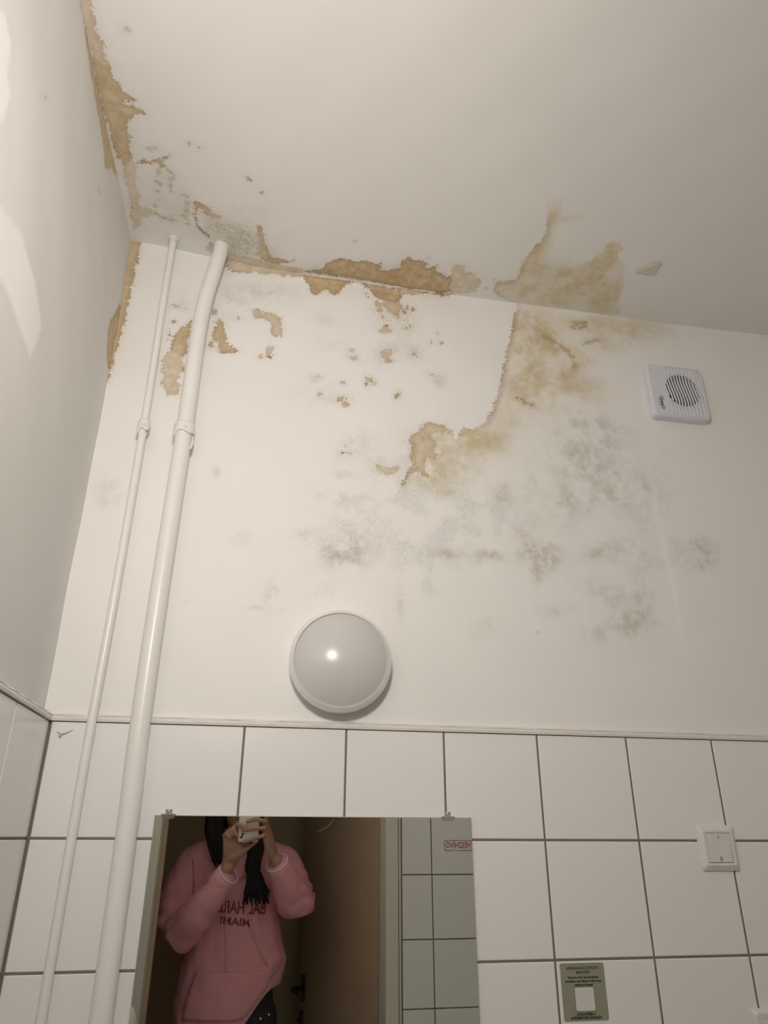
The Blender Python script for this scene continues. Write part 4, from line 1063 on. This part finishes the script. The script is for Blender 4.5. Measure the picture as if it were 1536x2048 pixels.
# ------------------------------------------------------------------ green notice
nt_ = thing('notice_sticker', 'sage green square notice sticker with dark lettering on a tile', 'sticker', (0.851, 0, Z - 0.252))
G = on_back(0.851, -0.252, 0.0)
kid(MB().prism(rrect(0.0865, 0.0895, 0.004), G, 0.0, 0.0006).build('sheet', M['sticker']), nt_)
kid(MB().prism(rrect(0.0385, 0.0375, 0.0035), G @ Matrix.Translation((0, -0.0115, 0)), 0.0006, 0.0008).build('panel_outline', M['print']), nt_)
kid(MB().prism(rrect(0.0372, 0.0362, 0.0030), G @ Matrix.Translation((0, -0.0115, 0)), 0.0008, 0.0011).build('blank_panel', M['sticker_white']), nt_)
for body, y, w, h, bd in (('HIGIÉNIAI ANYAG UTÁNTÖLTÉS', 0.0365, 0.062, 0.0058, 0.00012), ('BEJELENTÉSE', 0.0300, 0.026, 0.0058, 0.00012),
                     ('Olvassa be a QR kódot okostelefonja', 0.0222, 0.060, 0.0044, 0.0002), ('kamerájával, majd válassza ki milyen anyag', 0.0163, 0.071, 0.0044, 0.0002),
                     ('utántöltése szükséges!', 0.0105, 0.036, 0.0044, 0.0002),
                     ('KÖNNYÍTSÉK A', -0.0348, 0.036, 0.0052, 0.0003), ('INTÉZMÉNYÜNK MUNKÁJÁT', -0.0402, 0.060, 0.0052, 0.0003)):
    kid(lettering(body, h, M['print'], G @ Matrix.Translation((0, y, 0.0006)), None, width=w, bold=bd), nt_)

# ------------------------------------------------------------------ mirror
MX0, MX1, MT, MBOT = 0.052, 0.6485, 0.0395, -0.76
mi = thing('wall_mirror', 'frameless rectangular wall mirror with two metal clips on the tiles', 'mirror', ((MX0+MX1)/2, 0, Z + MBOT))
kid(MB().box((MX0, -0.0055, Z + MBOT), (MX1, -0.0010, Z + MT)).build('backing', M['glass_edge']), mi)
e = 0.0012
kid(MB().add([(MX0+e, -0.0060, Z+MBOT+e), (MX1-e, -0.0060, Z+MBOT+e), (MX1-e, -0.0060, Z+MT-e), (MX0+e, -0.0060, Z+MT-e),
              (MX0+e, -0.0054, Z+MBOT+e), (MX1-e, -0.0054, Z+MBOT+e), (MX1-e, -0.0054, Z+MT-e), (MX0+e, -0.0054, Z+MT-e)],
             [(0,1,2,3), (7,6,5,4), (0,4,5,1), (1,5,6,2), (2,6,7,3), (3,7,4,0)]).build('silvered_glass', M['mirror']), mi)
for cx in (0.076, 0.602):
    c = MB()
    c.box((cx - 0.013, -0.010, Z + MT + 0.0005), (cx + 0.013, -0.001, Z + MT + 0.0022))
    c.add([(cx-0.013,-0.0095,Z+MT+0.002), (cx+0.013,-0.0095,Z+MT+0.002), (cx+0.010,-0.0085,Z+MT-0.006), (cx-0.010,-0.0085,Z+MT-0.006),
           (cx-0.013,-0.0080,Z+MT+0.002), (cx+0.013,-0.0080,Z+MT+0.002), (cx+0.010,-0.0068,Z+MT-0.006), (cx-0.010,-0.0068,Z+MT-0.006)],
          [(0,3,2,1), (4,5,6,7), (0,4,7,3), (1,2,6,5), (3,7,6,2), (0,1,5,4)])
    c.box((cx - 0.006, -0.0035, Z + MT + 0.002), (cx + 0.006, -0.001, Z + MT + 0.010))
    k_ = kid(c.build('clip', M['chrome'], None, bevel=0.0003, seg=1), mi)
    kid(MB().tube([(cx, -0.003, Z + MT + 0.007), (cx, -0.006, Z + MT + 0.007)], 0.0028, 10).build('clip_screw', M['chrome']), mi)
sc_ = [(0.378, Z + 0.034), (0.374, Z + 0.028), (0.367, Z + 0.0215), (0.358, Z + 0.0165), (0.349, Z + 0.0135)]
hr = MB().tube([(x, -0.0064, z) for x, z in sc_], 0.00016, 5).build('loose_hair', M['cobweb'])
tag(hr, 'fine pale curved hair clinging to the upper mirror glass', 'hair')

# ------------------------------------------------------------------ alarm sign on the opposite wall (real lettering, reversed by the mirror)
al = thing('alarm_sign', 'red outlined lettered sign on the opposite tiles, seen reversed in the mirror', 'sign', (1.0125, YF + 0.007, Z - 0.022))
A = on_front(1.0095, -0.022, YF + 0.0072)
AW, AH = 0.108, 0.037
kid(MB().prism(rrect(AW, AH, 0.006), A, 0.0, 0.0003).build('clear_film', M['tile']), al)
pts = rrect(AW - 0.003, AH - 0.003, 0.005, 6)
# outline, open along the lower edge where the small line of print sits
b_ = AH/2 - 0.0015
seq = [(-0.022, -b_)] + [(x, y) for x, y in pts[14:]+[]]
path1 = [(0.024, -b_), (AW/2 - 0.0065, -b_)] + pts[21:28] + pts[0:7] + pts[7:14] + pts[14:21] + [(-AW/2 + 0.0065, -b_), (-0.008, -b_)]
o = MB()
def bar2(p, q, w):
    p, q = Vector((*p, 0)), Vector((*q, 0)); d_ = (q - p)
    if d_.length < 1e-6: return
    n_ = Vector((-d_.y, d_.x, 0)).normalized() * w / 2
    d_ = d_.normalized() * w * 0.25
    o.prism([tuple((p - d_ - n_)[:2]), tuple((q + d_ - n_)[:2]), tuple((q + d_ + n_)[:2]), tuple((p - d_ + n_)[:2])], A, 0.0003, 0.0006)
corner = rrect(AW - 0.003, AH - 0.003, 0.005, 4)
loop = corner + [corner[0]]
for p, q in zip(loop, loop[1:]):
    if p[1] < -b_ + 1e-6 and q[1] < -b_ + 1e-6 and abs(p[0] - q[0]) > 0.05:
        bar2((-AW/2 + 0.0065, -b_), (-0.003, -b_), 0.0021); bar2((0.025, -b_), (AW/2 - 0.0065, -b_), 0.0021)
    else:
        bar2(p, q, 0.0021)
kid(o.build('outline', M['red_print']), al)
kid(lettering('VÉSZHÍVÓ', 0.028, M['red_print'], A @ Matrix.Translation((0, 0.000, 0.0003)), None, width=0.096, bold=0.0003), al)
kid(lettering('··· ··· ··', 0.010, M['red_print'], A @ Matrix.Translation((0.011, -b_, 0.0003)), None, width=0.022, bold=0.0006, name='small_print'), al)

# ------------------------------------------------------------------ dispenser on the side wall that just shows in the mirror
td = thing('towel_dispenser', 'white rounded paper towel dispenser showing at the mirror edge', 'dispenser', (XL, -0.80, Z - 0.75))
prof = []
for k in range(13):
    a = math.radians(90 * k / 12)
    prof.append((0.065 + 0.065 * math.cos(a), -0.065 + 0.065 * math.sin(a)))
poly = [(0, -0.33), (0.105, -0.33), (0.13, -0.30)] + prof + [(0, 0)]
D_ = Matrix(((1,0,0,XL + 0.0005),(0,0,-1,-0.70),(0,1,0,Z - 0.39),(0,0,0,1)))
kid(MB().prism(poly, D_, 0.0, 0.24).build('cover', M['plastic'], None, bevel=0.004), td)
kid(MB().box((XL + 0.03, -0.90, Z - 0.7215), (XL + 0.09, -0.74, Z - 0.719)).build('paper_slot', M['dark']), td)

# ------------------------------------------------------------------ scrap of cobweb in the corner
cw = MB()
cw.tube([(-0.143, -0.0015, Z+0.181), (-0.136, -0.002, Z+0.1765), (-0.129, -0.002, Z+0.1775), (-0.115, -0.002, Z+0.185)], [0.0005, 0.001, 0.0012, 0.0004], 5)
cw.tube([(-0.136, -0.002, Z+0.178), (-0.1355, -0.0025, Z+0.173), (-0.135, -0.0025, Z+0.1705)], [0.0018, 0.0026, 0.0006], 6)
tag(cw.build('cobweb', M['cobweb']), 'small grey scrap of cobweb on the corner tile beside the thin pipe', 'cobweb')

# ------------------------------------------------------------------ the person taking the picture, standing in the doorway
from mathutils import noise as mnoise
def up(mb):
    mb.v = [(x, y, z + Z0) for x, y, z in mb.v]; return mb

bd = MB()
# trunk, neck, head
bd.chain([(0.205,-1.80,-0.12), (0.205,-1.80,-0.25), (0.207,-1.80,-0.42), (0.207,-1.81,-0.58)], [0.135, 0.125, 0.115, 0.15], 16, (1.0, 0.62), (1,0,0))
bd.chain([(0.05,-1.80,-0.10), (0.205,-1.81,-0.075), (0.36,-1.80,-0.10)], [0.05, 0.06, 0.05], 12)
bd.chain([(0.204,-1.805,-0.09), (0.203,-1.79,-0.02), (0.201,-1.775,0.06)], [0.060, 0.052, 0.052], 14)
bd.ellipsoid((0.20,-1.780,0.170), (0.074, 0.092, 0.098))
bd.ellipsoid((0.20,-1.738,0.112), (0.062, 0.066, 0.088))
bd.ellipsoid((0.20,-1.712,0.045), (0.032, 0.034, 0.028))
bd.chain([(0.20,-1.682,0.142), (0.20,-1.667,0.110), (0.20,-1.664,0.100)], [0.009, 0.012, 0.014], 10)
bd.ellipsoid((0.188,-1.672,0.096), (0.008, 0.010, 0.007)); bd.ellipsoid((0.212,-1.672,0.096), (0.008, 0.010, 0.007))
bd.chain([(0.170,-1.690,0.158), (0.20,-1.680,0.160), (0.230,-1.690,0.158)], [0.010, 0.010, 0.010], 8)
for sx in (-1, 1):
    bd.ellipsoid((0.20 + sx*0.038,-1.700,0.108), (0.022, 0.020, 0.022))
    bd.ellipsoid((0.20 + sx*0.076,-1.775,0.125), (0.009, 0.020, 0.032))
# arms and hands
bd.chain([(0.03,-1.80,-0.11), (-0.005,-1.76,-0.21), (-0.002,-1.70,-0.30)], [0.052, 0.045, 0.040], 12)
bd.chain([(-0.002,-1.70,-0.30), (0.07,-1.630,-0.235), (0.140,-1.567,-0.140), (0.168,-1.547,-0.100)], [0.042, 0.042, 0.030, 0.026], 12)
bd.chain([(0.375,-1.80,-0.11), (0.425,-1.75,-0.19), (0.440,-1.69,-0.235)], [0.052, 0.045, 0.040], 12)
bd.chain([(0.440,-1.69,-0.235), (0.40,-1.63,-0.17), (0.362,-1.575,-0.105), (0.345,-1.553,-0.078)], [0.042, 0.042, 0.030, 0.026], 12)
def hand(palm, pr, flat, upv, fingers):
    bd.chain(palm, pr, 14, flat, upv)
    for f in fingers:
        n = len(f)
        bd.chain(f, [0.0092 - 0.0022 * k / (n - 1) for k in range(n)], 10)
hand([(0.166,-1.548,-0.104), (0.180,-1.532,-0.066), (0.184,-1.522,-0.030), (0.176,-1.517,-0.004)], [0.024, 0.033, 0.040, 0.034], (1.0, 0.42), (1,0,0.1),
     [[(0.192,-1.520,-0.006), (0.176,-1.506,0.036), (0.192,-1.4795,0.046), (0.228,-1.479,0.037)],
      [(0.181,-1.520,-0.002), (0.167,-1.505,0.032), (0.179,-1.481,0.032), (0.194,-1.4795,0.008)],
      [(0.166,-1.520,-0.006), (0.157,-1.507,0.024), (0.168,-1.487,0.025), (0.180,-1.485,0.010)],
      [(0.153,-1.521,-0.014), (0.147,-1.508,0.012), (0.157,-1.491,0.013), (0.167,-1.489,0.001)],
      [(0.190,-1.535,-0.070), (0.222,-1.525,-0.046), (0.246,-1.515,-0.026), (0.268,-1.508,-0.010)]])
bd.chain([(0.188,-1.530,-0.062), (0.214,-1.524,-0.046), (0.232,-1.518,-0.036)], [0.020, 0.018, 0.010], 10)
hand([(0.347,-1.557,-0.082), (0.328,-1.540,-0.046), (0.312,-1.527,-0.010), (0.302,-1.519,0.024)], [0.024, 0.032, 0.038, 0.033], (0.42, 1.0), (1,0.7,0.5),
     [[(0.300,-1.515,0.046), (0.294,-1.501,0.080), (0.289,-1.492,0.104), (0.284,-1.486,0.122)],
      [(0.302,-1.513,0.040), (0.291,-1.4815,0.058), (0.257,-1.478,0.066), (0.228,-1.4795,0.057)],
      [(0.304,-1.513,0.022), (0.292,-1.481,0.034), (0.252,-1.478,0.034), (0.214,-1.4795,0.027)],
      [(0.304,-1.516,0.002), (0.291,-1.482,0.009), (0.252,-1.479,-0.002), (0.219,-1.4805,-0.013)],
      [(0.330,-1.548,-0.032), (0.315,-1.543,0.004), (0.296,-1.530,0.036), (0.272,-1.516,0.062)]])
# legs and feet
for sx in (-1, 1):
    bd.chain([(0.207 + sx*0.085,-1.81,-0.60), (0.207 + sx*0.09,-1.80,-0.80), (0.207 + sx*0.085,-1.79,-1.00), (0.207 + sx*0.085,-1.81,-1.18), (0.207 + sx*0.085,-1.82,-1.40)], [0.082, 0.070, 0.052, 0.050, 0.036], 14)
    bd.chain([(0.207 + sx*0.085,-1.83,-Z0+0.05), (0.207 + sx*0.095,-1.72,-Z0+0.035)], [0.036, 0.030], 10)
person = remeshed(up(bd), 'person', M['skin'], None, 0.0038, 3)
tag(person, 'person in a pink hoodie holding a phone up, seen in the mirror', 'person')

def add_part(mb, name, mat, **kw):
    return up(mb).build(name, mat, person, **kw)
for sx in (-1, 1):
    e = add_part(MB().ellipsoid((0.20 + sx*0.030,-1.6885,0.137), (0.0125, 0.0075, 0.0085)), 'eye', M['shoe'])
    up(MB().ellipsoid((0.20 + sx*0.030,-1.6818,0.137), (0.0055, 0.002, 0.0055))).build('iris', M['hair'], e)
    add_part(MB().tube([(0.20 + sx*0.012,-1.676,0.158), (0.20 + sx*0.032,-1.678,0.164), (0.20 + sx*0.050,-1.690,0.158)], [0.003, 0.004, 0.002], 6), 'eyebrow', M['hair'])
lips = simple('lips', (0.42, 0.17, 0.15), 0.4)
add_part(MB().chain([(0.180,-1.684,0.073), (0.192,-1.677,0.076), (0.20,-1.6765,0.075), (0.208,-1.677,0.076), (0.220,-1.684,0.073)], [0.002, 0.0045, 0.0048, 0.0045, 0.002], 8), 'upper_lip', lips)
add_part(MB().chain([(0.182,-1.684,0.070), (0.20,-1.676,0.066), (0.218,-1.684,0.070)], [0.002, 0.0055, 0.002], 8), 'lower_lip', lips)

# hoodie
hd = MB()
hd.tube([(0.204,-1.80,-0.06), (0.204,-1.80,-0.10), (0.204,-1.80,-0.18), (0.205,-1.80,-0.30), (0.210,-1.798,-0.42), (0.212,-1.80,-0.55), (0.214,-1.80,-0.62), (0.214,-1.80,-0.65)], [0.12, 0.158, 0.178, 0.176, 0.182, 0.206, 0.200, 0.190], 24, True, (1.0, 0.66), (1,0,0))
hd.chain([(0.205,-1.815,-0.055), (0.11,-1.81,-0.065), (0.025,-1.80,-0.098)], [0.075, 0.070, 0.070], 14)
hd.chain([(0.205,-1.815,-0.055), (0.30,-1.81,-0.065), (0.385,-1.80,-0.098)], [0.075, 0.070, 0.070], 14)
hd.chain([(0.020,-1.80,-0.105), (-0.012,-1.77,-0.20), (-0.016,-1.715,-0.295), (0.012,-1.678,-0.318), (0.078,-1.622,-0.250), (0.128,-1.584,-0.178), (0.150,-1.566,-0.142)], [0.072, 0.070, 0.068, 0.070, 0.062, 0.050, 0.042], 16)
hd.chain([(0.388,-1.80,-0.105), (0.426,-1.765,-0.175), (0.446,-1.71,-0.235), (0.440,-1.672,-0.232), (0.402,-1.628,-0.170), (0.372,-1.588,-0.122), (0.360,-1.574,-0.103)], [0.072, 0.070, 0.068, 0.070, 0.060, 0.047, 0.041], 16)
# hood lying round the neck
for pts, rr in (([(0.13,-1.735,-0.055), (0.105,-1.79,-0.010), (0.13,-1.86,0.015), (0.205,-1.905,0.005), (0.28,-1.86,0.015), (0.305,-1.79,-0.010), (0.278,-1.735,-0.055)], [0.030, 0.040, 0.045, 0.050, 0.045, 0.040, 0.030]),
                ([(0.14,-1.72,-0.075), (0.175,-1.70,-0.115), (0.205,-1.695,-0.135)], [0.030, 0.026, 0.020]),
                ([(0.27,-1.72,-0.075), (0.235,-1.70,-0.115), (0.205,-1.695,-0.135)], [0.030, 0.026, 0.020])):
    hd.chain(pts, rr, 12)
hoodie = remeshed(up(hd), 'hoodie', M['hoodie'], person, 0.007, 4)
hoodie['label'] = 'pink hoodie with a kangaroo pocket'
me = hoodie.data
me.update()
normals = [v.normal.copy() for v in me.vertices]
for v in me.vertices:
    p = v.co; n = normals[v.index]
    q = Vector((p.x * 9, p.y * 9, (p.z + 0.6 * p.x) * 5))
    f = mnoise.noise(q) * 0.010 + mnoise.noise(q * 2.7) * 0.005
    # creases round the elbows
    for c in ((-0.03, -1.70, Z0 - 0.27), (0.45, -1.70, Z0 - 0.20)):
        d_ = (p - Vector(c)).length
        if d_ < 0.13: f += 0.009 * math.sin((p.z - p.x * 0.6 + 0.012 * math.sin(p.y * 60)) * 120) * (1 - d_ / 0.13)
    v.co = p + n * f
    zr = v.co.z - Z0
    if zr < -0.26:
        t = min(1, (-0.26 - zr) / 0.36); s_ = min(1, max(0, (v.co.x - 0.20) / 0.19)); s_ = s_*s_*(3 - 2*s_)
        v.co.z += 0.160 * t * s_
me.update()
bv = BVHTree.FromPolygons([v.co[:] for v in me.vertices], [tuple(p.vertices) for p in me.polygons])
def front(x, zr, off=0.002):
    """point on the hoodie's front at x, height zr"""
    h = bv.ray_cast(Vector((x, -1.40 if zr < -0.36 else -1.66 + 0.045, zr + Z0)), Vector((0, -1, 0)))
    if h[0] is None: return None
    return h[0] + Vector((0, off, 0))

def cuff(a, b, r0, r1):
    a, b = Vector(a), Vector(b); d_ = (b - a).normalized()
    o = up(MB().tube([a, a.lerp(b, 0.5), b, b - d_*0.004, a.lerp(b, 0.4)], [r0, (r0+r1)/2, r1, r1 - 0.005, r1 - 0.006], 24, False)).build('cuff', M['hoodie_rib'], hoodie)
    u_ = d_.orthogonal().normalized(); w_ = d_.cross(u_)
    up(MB().tube([b + (u_*math.cos(t) + w_*math.sin(t)) * (r1 - 0.001) for t in [2*math.pi*k/28 for k in range(29)]], 0.0021, 6, False)).build('cuff_edge', M['hoodie_lit_edge'], hoodie)
cuff((0.140,-1.574,-0.156), (0.174,-1.548,-0.118), 0.045, 0.043)
cuff((0.366,-1.581,-0.113), (0.350,-1.562,-0.085), 0.044, 0.043)

def string(pts, r=0.0026):
    P = [front(x, z, 0.004) for x, z in pts]; P = [p for p in P if p is not None]
    if len(P) > 2: MB().tube(P, r, 7).build('drawstring', M['hoodie_rib'], hoodie)
string([(0.176,-0.14), (0.175,-0.19), (0.175,-0.24), (0.179,-0.30), (0.186,-0.36), (0.191,-0.41), (0.195,-0.46)])
string([(0.236,-0.14), (0.241,-0.18), (0.248,-0.22), (0.257,-0.26), (0.270,-0.30), (0.288,-0.345), (0.314,-0.39), (0.342,-0.432)])
# kangaroo pocket: a panel lying on the front
poly = [(0.085,-0.450), (0.376,-0.440), (0.350,-0.505), (0.318,-0.575), (0.150,-0.600), (0.050,-0.560)]
nx, nz = 26, 18; gv, gf, idx = [], [], {}
for j in range(nz + 1):
    t = j / nz
    xl = 0.085 - 0.035 * t ** 0.8; xr = 0.376 - 0.060 * t
    for i in range(nx + 1):
        x = xl + (xr - xl) * i / nx; z = -0.448 - 0.145 * t + (0.05 * t * max(0, (x - 0.25) / 0.12))
        p = front(x, z, 0.007)
        if p is not None: idx[(i, j)] = len(gv); gv.append(p)
for j in range(nz):
    for i in range(nx):
        k4 = [idx.get(q) for q in ((i, j), (i+1, j), (i+1, j+1), (i, j+1))]
        if None not in k4: gf.append(tuple(k4))
if gf:
    nb = len(gv); back = [g - Vector((0, 0.010, 0)) for g in gv]
    edges = {}
    for f in gf:
        for a_, b_ in zip(f, f[1:] + f[:1]): edges[(a_, b_)] = 1
    side = [(b_, a_, a_ + nb, b_ + nb) for (a_, b_) in edges if (b_, a_) not in edges]
    MB().add(gv + back, gf + [tuple(k + nb for k in f[::-1]) for f in gf] + side, True).build('kangaroo_pocket', M['hoodie'], hoodie)
    for e_ in ([(0.085, -0.452), (0.072, -0.49), (0.060, -0.53), (0.054, -0.565)], [(0.376, -0.448), (0.360, -0.49), (0.340, -0.53), (0.322, -0.565)]):
        P = [front(x, z, 0.0085) for x, z in e_]; P = [p for p in P if p]
        if len(P) > 2: MB().tube(P, 0.0028, 6).build('pocket_seam', M['hoodie_dark'], hoodie)
# armhole seam
P = [front(x, z, 0.001) for x, z in ((0.030,-0.075), (0.036,-0.11), (0.042,-0.15), (0.050,-0.20))]; P = [p for p in P if p]
if len(P) > 2: MB().tube(P, 0.0022, 6).build('armhole_seam', M['hoodie_dark'], hoodie)
# chest print; it runs from the wearer's right to left
def chest_print(body, size, width, cx, cz, tilt):
    me = text_mesh(body, size, width=width, bold=size * 0.02)
    bm = bmesh.new(); bm.from_mesh(me)
    bmesh.ops.triangulate(bm, faces=bm.faces)
    bmesh.ops.subdivide_edges(bm, edges=[e for e in bm.edges if e.calc_length() > 0.012], cuts=2)
    dead = []
    for v in bm.verts:
        x = cx - v.co.x; z = cz + v.co.y - v.co.x * tilt
        p = front(x, z, 0.0022)
        if p is None or p.y > -1.60: dead.append(v)
        else: v.co = p
    bmesh.ops.delete(bm, geom=dead, context='VERTS')
    bm.to_mesh(me); bm.free()
    me.materials.clear(); me.materials.append(M['hoodie_print'])
    link('chest_print', me, hoodie)
chest_print('BAL HARBOUR', 0.058, 0.270, 0.190, -0.240, -0.06)
chest_print('MIAMI', 0.036, 0.112, 0.212, -0.288, -0.10)
# hem ribbing follows the lower edge
def hem_z(x):
    s_ = min(1, max(0, (x - 0.20) / 0.19)); s_ = s_*s_*(3 - 2*s_)
    return -0.652 + 0.160 * s_
ring = []
for k in range(41):
    a = 2 * math.pi * k / 40
    x = 0.214 + 0.190 * math.cos(a); y = -1.80 + 0.127 * math.sin(a)
    ring.append((x, y, hem_z(x) + 0.012))
hm = MB(); vs_, fs_ = [], []
for (x, y, z) in ring:
    for dz, kx in ((0.030, 1.0), (0.012, 1.015), (-0.012, 1.0), (-0.024, 0.97)):
        vs_.append((0.214 + (x - 0.214) * kx, -1.80 + (y + 1.80) * kx, z + dz))
for i in range(40):
    for j in range(3): fs_.append((i*4+j, (i+1)*4+j, (i+1)*4+j+1, i*4+j+1))
up(hm.add(vs_, fs_, True)).build('hem', M['hoodie_rib'], hoodie)

# jeans and shoes
jn = MB()
jn.chain([(0.21,-1.80,-0.46), (0.21,-1.80,-0.54), (0.21,-1.805,-0.62)], [0.150, 0.166, 0.172], 20, (1.0, 0.66), (1,0,0))
for sx in (-1, 1):
    jn.chain([(0.21 + sx*0.090,-1.805,-0.62), (0.21 + sx*0.092,-1.80,-0.80), (0.21 + sx*0.088,-1.79,-1.00), (0.21 + sx*0.088,-1.81,-1.20), (0.21 + sx*0.088,-1.82,-1.38)], [0.098, 0.086, 0.068, 0.064, 0.060], 16)
jeans = remeshed(up(jn), 'jeans', M['jeans'], person, 0.009, 3)
jbv = BVHTree.FromPolygons([v.co[:] for v in jeans.data.vertices], [tuple(p.vertices) for p in jeans.data.polygons])
for x, z in ((0.405, -0.575), (0.360, -0.592), (0.330, -0.60)):
    h = jbv.ray_cast(Vector((x, -1.4, z + Z0)), Vector((0, -1, 0)))
    if h[0] is not None: MB().ellipsoid(h[0], (0.0042, 0.002, 0.0042), nu=10, nv=6).build('rivet', M['silver'], jeans)
for sx in (-1, 1):
    s_ = MB()
    cx = 0.21 + sx*0.092
    s_.chain([(cx,-1.86,-Z0+0.046), (cx + sx*0.004,-1.76,-Z0+0.044), (cx + sx*0.010,-1.66,-Z0+0.036)], [0.044, 0.043, 0.036], 14)
    s_.chain([(cx,-1.845,-Z0+0.06), (cx,-1.835,-Z0+0.10)], [0.045, 0.042], 12)
    sh = remeshed(up(s_), 'shoe', M['shoe'], person, 0.007, 3)
    for v in sh.data.vertices: v.co.z = max(0.001, v.co.z)

# hair: a cap and many locks
hr = random.Random(11)
ha = MB()
ha.ellipsoid((0.20,-1.792,0.180), (0.084, 0.096, 0.102))
ha.ellipsoid((0.20,-1.825,0.110), (0.078, 0.062, 0.110))
def lock(pts, r):
    P = [Vector(p) for p in pts]; sub = []
    for i in range(len(P) - 1):
        p0, p1, p2, p3 = P[max(i-1,0)], P[i], P[i+1], P[min(i+2,len(P)-1)]
        for k in range(4):
            t = k / 4
            sub.append(0.5 * ((2*p1) + (p2-p0)*t + (2*p0-5*p1+4*p2-p3)*t*t + (-p0+3*p1-3*p2+p3)*t*t*t))
    sub.append(P[-1]); n = len(sub)
    ha.tube(sub, [r * (0.75 + 0.5 * math.sin(math.pi * min(1, i / (n*0.75)))) * (1 if i < n * 0.72 else max(0.06, ((n - i) / (n * 0.28)) ** 0.7)) for i in range(n)], 7)
J = lambda s: hr.uniform(-s, s)
for k in range(34):      # over the wearer's left shoulder
    t = k / 33
    x = 0.070 + 0.050 * t + J(0.006); y0 = J(0.012)
    lock([(0.20 - 0.03*(1-t), -1.765 + y0, 0.262 + J(0.006)), (x + 0.045, -1.735 + y0, 0.225), (x + 0.022, -1.722 + y0, 0.150), (x + 0.005, -1.712 + y0, 0.075), (x + 0.008, -1.694 + y0, 0.015 + J(0.01)), (x + 0.030 + J(0.01), -1.682 + y0, -0.040 + J(0.018)), (x + 0.046 + J(0.012), -1.672, -0.085 + J(0.02))], 0.0105)
for k in range(60):      # over the right shoulder and down the front
    t = k / 59
    x = 0.285 - 0.030 * t + J(0.006); y0 = J(0.010)
    ex = 0.232 + 0.105 * hr.random()
    lock([(0.20 + 0.03*(1-t), -1.765 + y0, 0.262 + J(0.006)), (x - 0.010, -1.735 + y0, 0.225), (x + 0.004, -1.722 + y0, 0.150), (x, -1.708 + y0, 0.070), (0.262 + 0.022*t + J(0.012), -1.684 + y0*0.6, -0.01 + J(0.01)), (0.262 + J(0.022), -1.655 + y0*0.5, -0.095 + J(0.01)), ((ex + 0.262)/2, -1.650 + y0*0.4, -0.150 + J(0.02)), (ex, -1.655, -0.185 - 0.045 * hr.random())], 0.0112)
for k in range(24):      # down the back
    a = math.pi * (k + 0.5) / 24
    x = 0.20 + 0.080 * math.cos(a); y = -1.80 - 0.080 * math.sin(a)
    lock([(0.20, -1.80, 0.275), (0.20 + 0.06*math.cos(a), -1.80 - 0.07*math.sin(a), 0.235), (x, y, 0.15), (x, y - 0.01, 0.05), (x + J(0.01), y - 0.035, -0.03), (x + J(0.02), y - 0.06, -0.12 + J(0.03))], 0.010)
up(ha).build('hair', M['hair'], person)['label'] = 'long dark hair'

# ------------------------------------------------------------------ phone in the hands
ph = thing('phone', 'ivory backed phone held in both hands, seen in the mirror', 'phone', (0.2345, -1.492, Z0 + 0.06))
H_ = Matrix(((-1,0,0,0.2345),(0,0,1,-1.497),(0,1,0,Z0 + 0.0625),(0,0,0,1)))
kid(MB().prism(rrect(0.0755, 0.151, 0.010), H_, 0.0, 0.0082).build('body', M['phone'], None, bevel=0.0018), ph)
kid(MB().prism(rrect(0.0715, 0.147, 0.009), H_, -0.0006, 0.0002).build('screen', M['black_glass']), ph)
kid(MB().prism(rrect(0.024, 0.030, 0.006), H_ @ Matrix.Translation((0.0225, -0.0560, 0)), 0.0080, 0.0096).build('camera_bump', M['phone'], None, bevel=0.0006), ph)
for dx, dz in ((0.0243, -0.0592), (0.0205, -0.0495)):
    kid(MB().lathe([(0.0045, 0.0094), (0.0045, 0.0104), (0.0036, 0.0104), (0.0034, 0.0098), (0.0, 0.0098)], H_ @ Matrix.Translation((dx, dz, 0)), 20).build('lens', M['black_glass']), ph)
